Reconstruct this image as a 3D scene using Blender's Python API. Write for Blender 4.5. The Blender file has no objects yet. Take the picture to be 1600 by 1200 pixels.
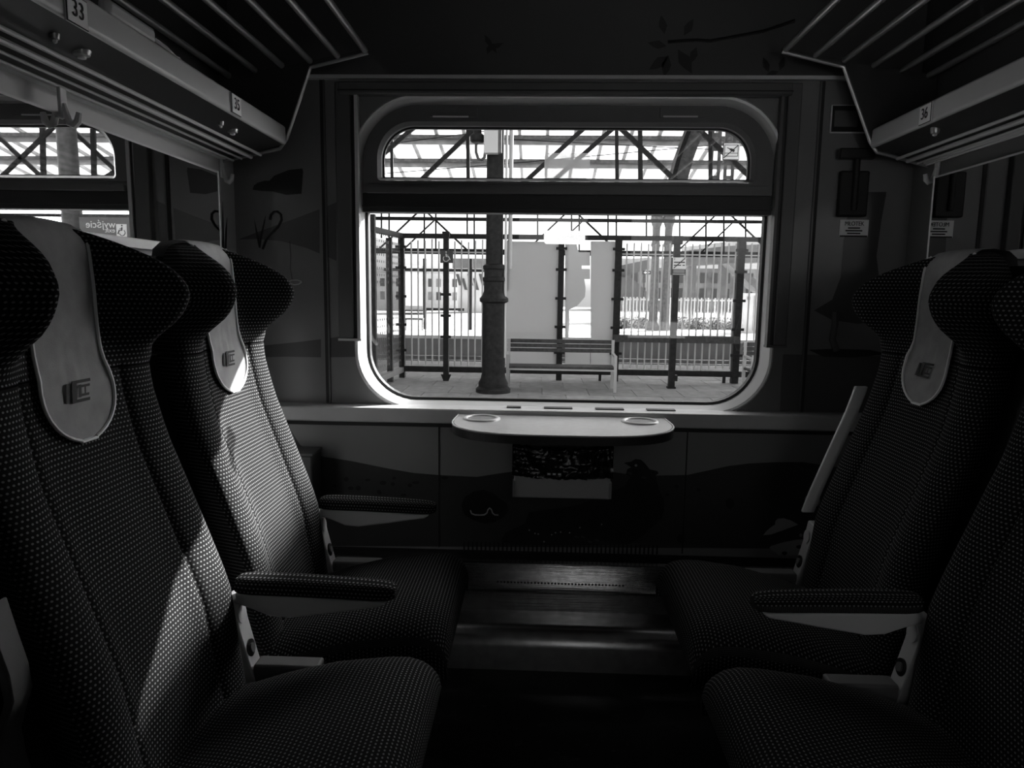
import bpy, bmesh, math, random
import numpy as np
from mathutils import Vector, Matrix

random.seed(7)
SC = bpy.context.scene
COL = SC.collection

# ------------------------------------------------------------------ camera
F_PX = 1100.0
CAM = np.array([-0.09, 0.0, 1.233])
YAW, PITCH, ROLL = math.radians(2.0697), math.radians(7.5368), math.radians(0.75)
_fw = np.array([-math.sin(YAW) * math.cos(PITCH), math.cos(YAW) * math.cos(PITCH), -math.sin(PITCH)])
_r0 = np.array([math.cos(YAW), math.sin(YAW), 0.0])
_u0 = np.cross(_r0, _fw)
_rt = math.cos(ROLL) * _r0 + math.sin(ROLL) * _u0
_up = -math.sin(ROLL) * _r0 + math.cos(ROLL) * _u0
cam_data = bpy.data.cameras.new('camera')
cam_data.sensor_width = 36.0
cam_data.lens = 36.0 * F_PX / 1600.0
cam_data.clip_start = 0.02
cam_data.clip_end = 500
cam = bpy.data.objects.new('camera', cam_data)
COL.objects.link(cam)
m = Matrix.Identity(4)
for i in range(3):
    m[i][0], m[i][1], m[i][2], m[i][3] = _rt[i], _up[i], -_fw[i], CAM[i]
cam.matrix_world = m
SC.camera = cam

def ray(px, py):
    return _rt * (px - 800) / F_PX + _up * (600 - py) / F_PX + _fw

def PY(px, py, Y):
    """the point of the plane y = Y that is seen at a pixel of the photograph"""
    r = ray(px, py)
    p = CAM + r * ((Y - CAM[1]) / r[1])
    return Vector((p[0], p[1], p[2]))

def PX(px, py, X):
    r = ray(px, py)
    p = CAM + r * ((X - CAM[0]) / r[0])
    return Vector((p[0], p[1], p[2]))

# ------------------------------------------------------------------ world, sun, exposure
SKY, SUN = 0.42, 26.0
world = bpy.data.worlds.new('sky')
world.use_nodes = True
SC.world = world
bg = world.node_tree.nodes['Background']
sky_tex = world.node_tree.nodes.new('ShaderNodeTexSky')          # hazy bright sky, in greys like the photograph
sky_tex.sky_type = 'NISHITA'
sky_tex.sun_disc = False
sky_tex.sun_elevation = math.atan2(0.635, math.hypot(0.90, 1.0))
sky_tex.sun_rotation = math.atan2(0.90, 1.0)
sky_tex.dust_density = 4.0
sky_tex.altitude = 100
sky_bw = world.node_tree.nodes.new('ShaderNodeRGBToBW')
world.node_tree.links.new(sky_tex.outputs[0], sky_bw.inputs[0])
world.node_tree.links.new(sky_bw.outputs[0], bg.inputs['Color'])
bg.inputs['Strength'].default_value = SKY
sun_data = bpy.data.lights.new('sun', 'SUN')
sun_data.energy = SUN
sun_data.angle = math.radians(0.55)
sun = bpy.data.objects.new('sun', sun_data)
COL.objects.link(sun)
SUN_DIR = Vector((0.90, 1.0, 0.635)).normalized()          # towards the sun
sun.rotation_euler = SUN_DIR.to_track_quat('Z', 'Y').to_euler()
sun.location = (12, 14, 12)
SC.view_settings.view_transform = 'Standard'
SC.view_settings.look = 'None'
SC.view_settings.exposure = 0.0
SC.view_settings.gamma = 1.0
SC.view_settings.use_curve_mapping = False

# ------------------------------------------------------------------ materials
def mat(name, v, rough=0.6, metal=0.0, spec=0.5, var=0.0, scale=12.0, bump=0.0, bscale=200.0, aniso=0.0, rnd=0.0, coat=0.0):
    M = bpy.data.materials.new(name)
    M.use_nodes = True
    nt = M.node_tree
    b = nt.nodes['Principled BSDF']
    b.inputs['Base Color'].default_value = (v, v, v, 1)
    b.inputs['Roughness'].default_value = rough
    b.inputs['Metallic'].default_value = metal
    b.inputs['Specular IOR Level'].default_value = spec
    b.inputs['Anisotropic'].default_value = aniso
    b.inputs['Coat Weight'].default_value = coat
    tc = nt.nodes.new('ShaderNodeTexCoord')
    last = None
    if var > 0:
        n = nt.nodes.new('ShaderNodeTexNoise')
        n.inputs['Scale'].default_value = scale
        n.inputs['Detail'].default_value = 6
        nt.links.new(tc.outputs['Object'], n.inputs['Vector'])
        r = nt.nodes.new('ShaderNodeMapRange')
        r.inputs['From Min'].default_value = 0.3
        r.inputs['From Max'].default_value = 0.7
        r.inputs['To Min'].default_value = max(0, v * (1 - var))
        r.inputs['To Max'].default_value = v * (1 + var)
        nt.links.new(n.outputs['Fac'], r.inputs['Value'])
        last = r.outputs['Result']
    if rnd > 0:
        oi = nt.nodes.new('ShaderNodeObjectInfo')
        r2 = nt.nodes.new('ShaderNodeMapRange')
        r2.inputs['To Min'].default_value = 1 - rnd
        r2.inputs['To Max'].default_value = 1 + rnd
        nt.links.new(oi.outputs['Random'], r2.inputs['Value'])
        mu = nt.nodes.new('ShaderNodeMath')
        mu.operation = 'MULTIPLY'
        nt.links.new(r2.outputs['Result'], mu.inputs[0])
        if last is None:
            mu.inputs[1].default_value = v
        else:
            nt.links.new(last, mu.inputs[1])
        last = mu.outputs[0]
    if last is not None:
        nt.links.new(last, b.inputs['Base Color'])
    if bump > 0:
        n2 = nt.nodes.new('ShaderNodeTexNoise')
        n2.inputs['Scale'].default_value = bscale
        n2.inputs['Detail'].default_value = 3
        nt.links.new(tc.outputs['Object'], n2.inputs['Vector'])
        bp = nt.nodes.new('ShaderNodeBump')
        bp.inputs['Strength'].default_value = bump
        bp.inputs['Distance'].default_value = 0.002
        nt.links.new(n2.outputs['Fac'], bp.inputs['Height'])
        nt.links.new(bp.outputs['Normal'], b.inputs['Normal'])
    return M

def fabric(name, base, dot, pitch=0.0088):
    M = bpy.data.materials.new(name)
    M.use_nodes = True
    nt = M.node_tree
    b = nt.nodes['Principled BSDF']
    b.inputs['Roughness'].default_value = 0.95
    b.inputs['Specular IOR Level'].default_value = 0.05
    b.inputs['Sheen Weight'].default_value = 0.0
    def math_(op, a, c=None):
        n = nt.nodes.new('ShaderNodeMath')
        n.operation = op
        for k, q in enumerate((a, c)):
            if q is None:
                continue
            if isinstance(q, (int, float)):
                n.inputs[k].default_value = q
            else:
                nt.links.new(q, n.inputs[k])
        return n.outputs[0]
    uv = nt.nodes.new('ShaderNodeTexCoord').outputs['UV']
    sp = nt.nodes.new('ShaderNodeSeparateXYZ')
    nt.links.new(uv, sp.inputs[0])
    x = math_('DIVIDE', sp.outputs[0], pitch)
    y = math_('DIVIDE', sp.outputs[1], pitch)
    row = math_('FLOOR', y)
    odd = math_('MULTIPLY', math_('FRACT', math_('MULTIPLY', row, 0.5)), 1.0)
    xs = math_('ADD', x, odd)
    fx = math_('SUBTRACT', math_('FRACT', xs), 0.5)
    fy = math_('SUBTRACT', math_('FRACT', y), 0.5)
    d = math_('SQRT', math_('ADD', math_('MULTIPLY', fx, fx), math_('MULTIPLY', math_('MULTIPLY', fy, fy), 1.6)))
    mr = nt.nodes.new('ShaderNodeMapRange')
    mr.inputs['From Min'].default_value = 0.30
    mr.inputs['From Max'].default_value = 0.17
    nt.links.new(d, mr.inputs['Value'])
    no = nt.nodes.new('ShaderNodeTexNoise')
    no.inputs['Scale'].default_value = 900
    nt.links.new(uv, no.inputs['Vector'])
    mr2 = nt.nodes.new('ShaderNodeMapRange')
    mr2.inputs['To Min'].default_value = base * 0.4
    mr2.inputs['To Max'].default_value = base * 1.6
    nt.links.new(no.outputs['Fac'], mr2.inputs['Value'])
    cm = math_('ADD', math_('MULTIPLY', mr.outputs['Result'], dot), mr2.outputs['Result'])
    nt.links.new(cm, b.inputs['Base Color'])
    return M

def see_through(name, tint=0.95, gloss=0.06, rough=0.02, haze=0.0):
    M = bpy.data.materials.new(name)
    M.use_nodes = True
    nt = M.node_tree
    for n in list(nt.nodes):
        nt.nodes.remove(n)
    out = nt.nodes.new('ShaderNodeOutputMaterial')
    t = nt.nodes.new('ShaderNodeBsdfTransparent')
    t.inputs['Color'].default_value = (tint, tint, tint, 1)
    g = nt.nodes.new('ShaderNodeBsdfGlossy')
    g.inputs['Roughness'].default_value = rough
    mx = nt.nodes.new('ShaderNodeMixShader')
    mx.inputs[0].default_value = gloss
    nt.links.new(t.outputs[0], mx.inputs[1])
    nt.links.new(g.outputs[0], mx.inputs[2])
    last = mx.outputs[0]
    if haze > 0:
        d = nt.nodes.new('ShaderNodeBsdfDiffuse')
        d.inputs['Color'].default_value = (.8, .8, .8, 1)
        tl = nt.nodes.new('ShaderNodeBsdfTranslucent')
        tl.inputs['Color'].default_value = (.8, .8, .8, 1)
        a = nt.nodes.new('ShaderNodeMixShader')
        nt.links.new(d.outputs[0], a.inputs[1])
        nt.links.new(tl.outputs[0], a.inputs[2])
        m2 = nt.nodes.new('ShaderNodeMixShader')
        m2.inputs[0].default_value = haze
        nt.links.new(last, m2.inputs[1])
        nt.links.new(a.outputs[0], m2.inputs[2])
        last = m2.outputs[0]
    nt.links.new(last, out.inputs[0])
    return M

def frosted(name, v, k=0.5):
    M = bpy.data.materials.new(name)
    M.use_nodes = True
    nt = M.node_tree
    for n in list(nt.nodes):
        nt.nodes.remove(n)
    out = nt.nodes.new('ShaderNodeOutputMaterial')
    d = nt.nodes.new('ShaderNodeBsdfDiffuse')
    d.inputs['Color'].default_value = (v, v, v, 1)
    tl = nt.nodes.new('ShaderNodeBsdfTranslucent')
    tl.inputs['Color'].default_value = (v, v, v, 1)
    a = nt.nodes.new('ShaderNodeMixShader')
    a.inputs[0].default_value = k
    nt.links.new(d.outputs[0], a.inputs[1])
    nt.links.new(tl.outputs[0], a.inputs[2])
    nt.links.new(a.outputs[0], out.inputs[0])
    return M

FABRIC = fabric('dotted_seat_fabric', 0.016, 0.20)
CLOTH = mat('headrest_cloth', 0.36, 0.95, spec=0.1, var=0.12, scale=25, bump=0.25, bscale=500)
PIPING = mat('cloth_piping', 0.85, 0.8, spec=0.2)
PRINT = mat('dark_print', 0.03, 0.8)
PLASTIC = mat('grey_plastic', 0.70, 0.45, spec=0.4, bump=0.05, bscale=900)
PLATE = mat('light_plastic_plate', 0.65, 0.4)
KNOB = mat('black_knob', 0.02, 0.3)
SHELL = mat('seat_base_shell', 0.16, 0.6, bump=0.1, bscale=700)
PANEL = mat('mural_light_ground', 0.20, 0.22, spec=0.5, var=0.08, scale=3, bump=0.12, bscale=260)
PANEL_LOW = mat('lower_panel_light_ground', 0.24, 0.28, spec=0.5, var=0.06, scale=3, bump=0.08, bscale=260)
TRIM = mat('dark_wall_trim', 0.10, 0.35)
TRIM_BLACK = mat('black_joint', 0.012, 0.6)
FRAME = mat('window_frame_grey', 0.13, 0.35, var=0.05)
RING = mat('window_ring_grey', 0.8, 0.3)
RUBBER = mat('black_rubber', 0.02, 0.5)
LEDGE = mat('ledge_grey', 0.60, 0.3, var=0.05)
TABLE = mat('table_laminate', 0.34, 0.3, var=0.1, scale=40)
TABLE_EDGE = mat('table_dark_edge', 0.03, 0.4)
STEEL = mat('brushed_steel', 0.60, 0.16, metal=1.0, var=0.12, scale=60, bump=0.35, bscale=1.0)
for _n in STEEL.node_tree.nodes:
    if _n.type == 'TEX_NOISE' and _n.inputs['Scale'].default_value == 1.0:
        _mp = STEEL.node_tree.nodes.new('ShaderNodeMapping')
        _mp.inputs['Scale'].default_value = (4, 300, 300)
        _tc = STEEL.node_tree.nodes.new('ShaderNodeTexCoord')
        STEEL.node_tree.links.new(_tc.outputs['Object'], _mp.inputs['Vector'])
        STEEL.node_tree.links.new(_mp.outputs[0], _n.inputs['Vector'])
ALU = mat('rack_aluminium', 0.42, 0.34, metal=0.6)
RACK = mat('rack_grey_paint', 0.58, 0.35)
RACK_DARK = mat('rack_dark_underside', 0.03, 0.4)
BAR = mat('rack_bar_metal', 0.62, 0.28, metal=0.8)
FLOOR = mat('dark_lino', 0.022, 0.12, spec=0.5, var=0.3, scale=20, bump=0.05, bscale=300)
DUCT = mat('dark_duct_metal', 0.75, 0.26, metal=1.0, var=0.15, scale=30, bump=0.03, bscale=300)
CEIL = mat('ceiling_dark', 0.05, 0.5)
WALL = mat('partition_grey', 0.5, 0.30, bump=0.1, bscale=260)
WALL_SHADED = mat('partition_grey_shaded', 0.15, 0.30, bump=0.1, bscale=260)  # same partition grey, darkened for the weaker light on the right side
MIRROR = mat('mirror_silver', 0.85, 0.01, metal=1.0)
GLASS = see_through('window_glass', 0.95, 0.035, 0.02)
BAG = mat('black_bin_liner', 0.01, 0.2, spec=0.6)
BIN = mat('bin_grey', 0.45, 0.45)
DECAL_DARK = mat('mural_dark_print', 0.045, 0.28, spec=0.5)
DECAL_BLACK = mat('mural_black_print', 0.015, 0.3, spec=0.5)
DECAL_MID = mat('mural_mid_print', 0.10, 0.24, spec=0.5, bump=0.12, bscale=260)
DECAL_LIGHT = mat('mural_light_print', 0.45, 0.3, spec=0.5)
DECAL_PALE = mat('mural_pale_print', 0.36, 0.35, spec=0.4)
LABEL = mat('white_label', 0.92, 0.5)
PAVE = mat('paving_concrete', 0.30, 0.9, var=0.2, scale=6, rnd=0.14, bump=0.3, bscale=60)
CONC = mat('platform_concrete', 0.28, 0.9, var=0.25, scale=2)
CONC_LIGHT = mat('pale_concrete', 0.55, 0.9, var=0.15, scale=2)
IRON = mat('dark_painted_iron', 0.022, 0.6, spec=0.2, var=0.4, scale=14, bump=0.3, bscale=80)
IRON2 = mat('grey_painted_iron', 0.10, 0.55, var=0.35, scale=10)
WHITEBAR = mat('pale_railing_bar', 0.62, 0.5)
WOOD = mat('dark_bench_wood', 0.055, 0.6, var=0.4, scale=18)
BENCH_LEG = mat('pale_bench_steel', 0.55, 0.45)
FROST = frosted('frosted_panel_glass', 0.72, 0.5)
FROST_WHITE = frosted('clear_white_film', 0.95, 0.5)
SHEET = frosted('translucent_roof_sheet', 0.93, 0.6)
SHELTER_GLASS = see_through('shelter_glass', 0.82, 0.05, 0.05, 0.05)
STICKER = see_through('clear_sticker', 0.85, 0.08, 0.2, 0.30)
SIGNWHITE = mat('sign_white', 0.85, 0.5)
SIGNDARK = mat('sign_dark', 0.04, 0.5)
SIGNGREY = mat('sign_grey_face', 0.16, 0.5)
PALEWALL = mat('pale_render', 0.72, 0.9, var=0.1, scale=1)
GREYWALL = mat('grey_viaduct', 0.18, 0.8, var=0.2, scale=1)
WINDOWDARK = mat('far_window_dark', 0.08, 0.3)
LEAF = mat('hedge_leaf', 0.22, 0.8, var=0.6, scale=8)
GRAVEL = mat('track_ballast', 0.16, 0.95, var=0.5, scale=14)

# ------------------------------------------------------------------ mesh helpers
class MB:
    def __init__(self):
        self.v, self.f, self.uv = [], [], {}
        self.smooth = False
    def add(self, vs, fs):
        o = len(self.v)
        self.v += [tuple(q) for q in vs]
        self.f += [tuple(i + o for i in q) for q in fs]
        return self
    def box(self, x0, x1, y0, y1, z0, z1):
        x0, x1 = min(x0, x1), max(x0, x1)
        y0, y1 = min(y0, y1), max(y0, y1)
        z0, z1 = min(z0, z1), max(z0, z1)
        return self.add([(x0, y0, z0), (x1, y0, z0), (x1, y1, z0), (x0, y1, z0), (x0, y0, z1), (x1, y0, z1), (x1, y1, z1), (x0, y1, z1)],
                        [(0, 3, 2, 1), (4, 5, 6, 7), (0, 1, 5, 4), (1, 2, 6, 5), (2, 3, 7, 6), (3, 0, 4, 7)])
    def bar(self, p, q, w, h=None, up=(0, 1, 0)):
        """rectangular bar from p to q"""
        h = w if h is None else h
        p, q = Vector(p), Vector(q)
        d = (q - p).normalized()
        a = d.cross(Vector(up))
        if a.length < 1e-4:
            a = d.cross(Vector((1, 0, 0)))
        a.normalize()
        b = d.cross(a).normalized()
        vs = []
        for e in (p, q):
            for s, t in ((-1, -1), (1, -1), (1, 1), (-1, 1)):
                vs.append(e + a * s * w / 2 + b * t * h / 2)
        return self.add(vs, [(0, 1, 2, 3), (7, 6, 5, 4), (0, 4, 5, 1), (1, 5, 6, 2), (2, 6, 7, 3), (3, 7, 4, 0)])
    def tube(self, pts, r, n=10, cap=True):
        pts = [Vector(p) for p in pts]
        rings = []
        prev = None
        for i, p in enumerate(pts):
            d = (pts[min(i + 1, len(pts) - 1)] - pts[max(i - 1, 0)]).normalized()
            if prev is None:
                a = d.cross(Vector((0, 0, 1)))
                if a.length < 1e-3:
                    a = d.cross(Vector((1, 0, 0)))
            else:
                a = prev - d * prev.dot(d)
            a.normalize()
            prev = a
            b = d.cross(a)
            rr = r[i] if isinstance(r, (list, tuple)) else r
            rings.append([p + (a * math.cos(2 * math.pi * k / n) + b * math.sin(2 * math.pi * k / n)) * rr for k in range(n)])
        vs = [q for rg in rings for q in rg]
        fs = []
        for i in range(len(rings) - 1):
            for k in range(n):
                fs.append((i * n + k, i * n + (k + 1) % n, (i + 1) * n + (k + 1) % n, (i + 1) * n + k))
        if cap:
            fs.append(tuple(reversed(range(n))))
            fs.append(tuple((len(rings) - 1) * n + k for k in range(n)))
        self.smooth = True
        return self.add(vs, fs)
    def lathe(self, prof, c, n=20):
        """profile of (radius, z) about a vertical axis"""
        vs, fs = [], []
        for r, z in prof:
            for k in range(n):
                t = 2 * math.pi * k / n
                vs.append((c[0] + r * math.cos(t), c[1] + r * math.sin(t), c[2] + z))
        for i in range(len(prof) - 1):
            for k in range(n):
                fs.append((i * n + k, i * n + (k + 1) % n, (i + 1) * n + (k + 1) % n, (i + 1) * n + k))
        fs.append(tuple(reversed(range(n))))
        fs.append(tuple((len(prof) - 1) * n + k for k in range(n)))
        self.smooth = True
        return self.add(vs, fs)
    def prism(self, pts, d):
        """closed polygon of 3D points extruded by the vector d"""
        pts = [Vector(p) for p in pts]
        d = Vector(d)
        n = len(pts)
        nrm = Vector((0, 0, 0))
        for i in range(n):
            nrm += pts[i].cross(pts[(i + 1) % n])
        if nrm.dot(d) > 0:
            pts.reverse()
        vs = pts + [p + d for p in pts]
        fs = [tuple(range(n)), tuple(reversed(range(n, 2 * n)))]
        for i in range(n):
            j = (i + 1) % n
            fs.append((j, i, i + n, j + n))
        return self.add(vs, fs)
    def build(self, name, M, parent=None, origin=None, smooth=None, angle=40):
        me = bpy.data.meshes.new(name)
        o = Vector(origin) if origin is not None else Vector((0, 0, 0))
        if parent is not None:
            q = parent
            while q is not None:
                o = o + q.location
                q = q.parent
        me.from_pydata([(x - o.x, y - o.y, z - o.z) for x, y, z in self.v], [], self.f)
        if self.uv:
            l = me.uv_layers.new(name='UVMap')
            for lp in me.loops:
                l.data[lp.index].uv = self.uv[lp.vertex_index]
        if (self.smooth if smooth is None else smooth):
            for p in me.polygons:
                p.use_smooth = True
            try:
                me.set_sharp_from_angle(angle=math.radians(angle))
            except Exception:
                pass
        if M is not None:
            me.materials.append(M)
        ob = bpy.data.objects.new(name, me)
        COL.objects.link(ob)
        if parent is not None:
            ob.parent = parent
        elif origin is not None:
            ob.location = origin
        return ob

def tag(o, label=None, cat=None, group=None, kind=None):
    for k, v in (('label', label), ('category', cat), ('group', group), ('kind', kind)):
        if v:
            o[k] = v
    return o

def thing(name, label, cat, loc=(0, 0, 0), group=None, kind=None):
    o = bpy.data.objects.new(name, None)
    o.empty_display_size = 0.1
    COL.objects.link(o)
    o.location = loc
    return tag(o, label, cat, group, kind)

def struct(name, mb, M, label=None):
    return tag(mb.build(name, M), label, None, None, 'structure')

def bevel(o, w, seg=2):
    b = o.modifiers.new('bevel', 'BEVEL')
    b.width = w
    b.segments = seg
    b.limit_method = 'ANGLE'
    for p in o.data.polygons:
        p.use_smooth = True
    try:
        o.data.set_sharp_from_angle(angle=math.radians(50))
    except Exception:
        pass
    return o

def text_mesh(body, size, align='CENTER', thick=0.0005, shear=0.0):
    cu = bpy.data.curves.new('t', 'FONT')
    cu.body = body
    cu.size = size
    cu.align_x = align
    cu.align_y = 'CENTER'
    cu.extrude = thick
    cu.shear = shear
    ob = bpy.data.objects.new('t', cu)
    COL.objects.link(ob)
    dg = bpy.context.evaluated_depsgraph_get()
    me = bpy.data.meshes.new_from_object(ob.evaluated_get(dg))
    bpy.data.objects.remove(ob)
    bpy.data.curves.remove(cu)
    return me

def put_text(name, body, size, M, parent, at, right, up, align='CENTER', sx=1.0):
    """flat lettering at a world point, reading along `right`"""
    me = text_mesh(body, size, align)
    r, u = Vector(right).normalized(), Vector(up).normalized()
    n = r.cross(u)
    o = Vector(at)
    q = parent
    while q is not None:
        o = o - q.location
        q = q.parent
    for v in me.vertices:
        c = v.co.copy()
        v.co = o + r * c.x * sx + u * c.y + n * c.z
    me.materials.clear()
    me.materials.append(M)
    ob = bpy.data.objects.new(name, me)
    COL.objects.link(ob)
    ob.parent = parent
    return ob

def copy_tree(o, parent=None):
    c = o.copy()
    COL.objects.link(c)
    c.parent = parent
    for ch in list(o.children):
        copy_tree(ch, c)
    return c

def arc(cx, cz, rx, rz, a0, a1, n):
    return [(cx + rx * math.cos(math.radians(a0 + (a1 - a0) * i / n)), cz + rz * math.sin(math.radians(a0 + (a1 - a0) * i / n))) for i in range(n + 1)]

def rrect(x0, x1, z0, z1, rb, rt, n=10):
    """rounded rectangle, counter-clockwise in x,z; bottom and top corner radius"""
    return (arc(x0 + rb, z0 + rb, rb, rb, 180, 270, n) + arc(x1 - rb, z0 + rb, rb, rb, 270, 360, n) +
            arc(x1 - rt, z1 - rt, rt, rt, 0, 90, n) + arc(x0 + rt, z1 - rt, rt, rt, 90, 180, n))

def loop_band(mb, a, b):
    """quads between two equally long closed loops of 3D points"""
    n = len(a)
    mb.add(list(a) + list(b), [(i, (i + 1) % n, n + (i + 1) % n, n + i) for i in range(n)])
    return mb

def plate_with_hole(mb, outer, inner, y0, y1):
    """flat plate in x,z between two loops with equal counts, from y0 (front) to y1"""
    A = [(x, y0, z) for x, z in outer]
    B = [(x, y0, z) for x, z in inner]
    Cc = [(x, y1, z) for x, z in inner]
    D = [(x, y1, z) for x, z in outer]
    loop_band(mb, A, B)
    loop_band(mb, B, Cc)
    loop_band(mb, Cc, D)
    loop_band(mb, D, A)
    return mb

# ------------------------------------------------------------------ room shell
XL, XR, YW, YL = -1.165, 1.165, 2.50, 2.44       # side walls, window wall, lower window wall front
ZF, ZC = 0.0, 2.42
struct('floor', MB().box(XL - .1, XR + .1, -0.95, 2.62, ZF - .06, ZF), FLOOR, 'dark glossy compartment floor')
struct('ceiling', MB().box(XL - .1, XR + .1, -0.95, 2.62, ZC, ZC + .05), CEIL)
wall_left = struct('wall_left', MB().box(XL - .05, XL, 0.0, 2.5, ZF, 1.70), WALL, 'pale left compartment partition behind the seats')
wall_right = struct('wall_right', MB().box(XR, XR + .05, 0.0, 2.5, ZF, 1.70), WALL_SHADED, 'right compartment partition behind the seats, darkened in colour to imitate shade')
struct('wall_left_upper', MB().box(XL - .05, XL, 0.0, 2.5, 1.70, ZC), CEIL)  # upper partitions in dark ceiling colour, standing in for shade over the racks
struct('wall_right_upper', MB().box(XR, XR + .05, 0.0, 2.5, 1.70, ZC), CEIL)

# window wall: upper part with the rounded window hole
WX0, WX1, WZ0, WZ1 = -0.735, 0.725, 0.812, 1.885
hole = rrect(WX0, WX1, WZ0, WZ1, .20, .22, 12)
def box_loop(x0, x1, z0, z1, ref):
    """points of a rectangle matched to a loop, so a band can join them"""
    cx, cz = (x0 + x1) / 2, (z0 + z1) / 2
    out = []
    rx0, rx1 = min(p[0] for p in ref), max(p[0] for p in ref)
    rz0, rz1 = min(p[1] for p in ref), max(p[1] for p in ref)
    n = len(ref) // 4
    for i, (x, z) in enumerate(ref):
        q = i // n if i // n < 4 else 3
        t = (i % n) / (n - 1)
        corner = [(x0, z0), (x1, z0), (x1, z1), (x0, z1)][q]
        a = {0: (x0, z), 1: (x, z0), 2: (x1, z), 3: (x, z1)}[q]
        b = {0: (x, z0), 1: (x1, z), 2: (x, z1), 3: (x0, z)}[q]
        if t < .5:
            s = t * 2
            out.append((a[0] + (corner[0] - a[0]) * s, a[1] + (corner[1] - a[1]) * s))
        else:
            s = t * 2 - 1
            out.append((corner[0] + (b[0] - corner[0]) * s, corner[1] + (b[1] - corner[1]) * s))
    return out
wb = MB()
plate_with_hole(wb, box_loop(XL - .05, XR + .05, .80, 1.95, hole), hole, YW, YW + .11)
wb.box(XL - .05, XR + .05, YW + .02, YW + .11, ZF - .06, .80)
wall_front = struct('wall_front', wb, PANEL, 'window wall with a rounded train window and printed mural')

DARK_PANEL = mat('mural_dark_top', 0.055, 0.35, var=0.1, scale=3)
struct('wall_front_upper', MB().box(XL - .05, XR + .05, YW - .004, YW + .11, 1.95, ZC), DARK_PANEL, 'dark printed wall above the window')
# lower panel wall under the ledge
lw = MB().box(XL, XR, YL, YW + .02, .30, .775)
wall_low = struct('wall_front_lower', lw, PANEL_LOW, 'lower window wall with printed mural under the ledge')
for px in (686, 1075):
    a, b = PY(px, 662, YL), PY(px, 876, YL)
    MB().box(a.x - .002, a.x + .002, YL - .003, YL + .001, .31, .772).build('panel_joint', TRIM_BLACK, wall_low)

# corridor behind the camera: partition openings shaped for the light, windowed outer wall
cb = MB()
for x0, x1, zb0, zb1 in ((XL, -.24, 9, 9), (-.24, .12, 1.60, 2.1), (.11, .25, .6, 2.1), (.25, .56, 9, 9), (.56, 1.06, .6, 2.1), (1.06, XR, 9, 9)):
    if zb0 > ZC:
        cb.box(x0, x1, -0.06, -0.02, ZF, ZC)
    else:
        cb.box(x0, x1, -0.06, -0.02, ZF, zb0)
        cb.box(x0, x1, -0.06, -0.02, zb1, ZC)
struct('wall_back', cb, CEIL, 'compartment door wall with openings shaped for the corridor light')
co = MB()
co.box(XL - .1, XR + .1, -0.95, -0.90, ZF, 0.85)
co.box(XL - .1, XR + .1, -0.95, -0.90, 2.1, ZC)
co.box(XL - .1, -0.75, -0.95, -0.90, .85, 2.1)
co.box(XR, XR + .1, -0.95, -0.90, .85, 2.1)
struct('wall_corridor', co, CEIL)
ce = MB()
ce.box(XL - .1, XL - .05, -0.95, 0.0, ZF, ZC)
ce.box(XR + .05, XR + .1, -0.95, 0.0, ZF, ZC)
struct('wall_corridor_ends', ce, CEIL)

# ------------------------------------------------------------------ window
win = thing('window_1', 'rounded train window with a hopper sash above a fixed pane', None, (0, YW, WZ0), kind='structure')
outer = rrect(WX0 - .012, WX1 + .012, WZ0 - .012, WZ1 + .012, .212, .232, 12)
mid0 = rrect(WX0 - .004, WX1 + .004, WZ0 - .004, WZ1 + .004, .204, .224, 12)
mid = rrect(WX0 + .002, WX1 - .004, WZ0 + .004, WZ1 - .004, .196, .216, 12)
inn = rrect(WX0 + .022, WX1 - .022, WZ0 + .020, WZ1 - .022, .180, .198, 12)
rg = MB()
loop_band(rg, [(x, YW, z) for x, z in outer], [(x, YW - .012, z) for x, z in mid0])
loop_band(rg, [(x, YW - .012, z) for x, z in mid0], [(x, YW - .010, z) for x, z in mid])
loop_band(rg, [(x, YW - .010, z) for x, z in mid], [(x, YW + .030, z) for x, z in inn])
loop_band(rg, [(x, YW + .030, z) for x, z in inn], [(x, YW + .075, z) for x, z in inn])
rg.build('frame_ring', RING, win, smooth=True, angle=60)
g1 = rrect(WX0 + .022, WX1 - .022, WZ0 + .020, WZ1 - .022, .180, .198, 12)
g2 = rrect(WX0 + .032, WX1 - .032, WZ0 + .030, WZ1 - .032, .170, .188, 12)
plate_with_hole(MB(), g1, g2, YW + .045, YW + .075).build('gasket', RUBBER, win)
# hopper sash
ul, ur, ut, ub = PY(597, 240, YW + .03).x, PY(1173, 240, YW + .03).x, PY(884, 199, YW + .03).z, PY(884, 281, YW + .03).z
sz0 = PY(884, 303, YW).z
so = rrect(WX0 + .024, WX1 - .024, sz0, WZ1 - .024, .004, .196, 12)
si = rrect(ul - .012, ur + .012, ub - .010, ut + .012, .012, .125, 12)
si2 = rrect(ul, ur, ub, ut, .006, .115, 12)
sm = MB()
plate_with_hole(sm, so, si, YW + .005, YW + .06)
sash = sm.build('hopper_sash', FRAME, win)
loop_band(loop_band(MB(), [(x, YW + .004, z) for x, z in si], [(x, YW + .018, z) for x, z in si2]), [(x, YW + .018, z) for x, z in si2], [(x, YW + .06, z) for x, z in si2]).build('sash_bead', FRAME, sash)
k2 = rrect(ul + .006, ur - .006, ub + .006, ut - .006, .005, .108, 12)
plate_with_hole(MB(), si2, k2, YW + .036, YW + .05).build('sash_gasket', RUBBER, sash)
MB().box(WX0 + .04, WX1 - .04, YW - .014, YW + .006, sz0 - .002, sz0 + .016).build('sash_lip', FRAME, sash)
MB().box(WX0 + .04, WX1 - .04, YW + .001, YW + .006, sz0 + .03, sz0 + .033).build('sash_groove', TRIM, sash)
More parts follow.
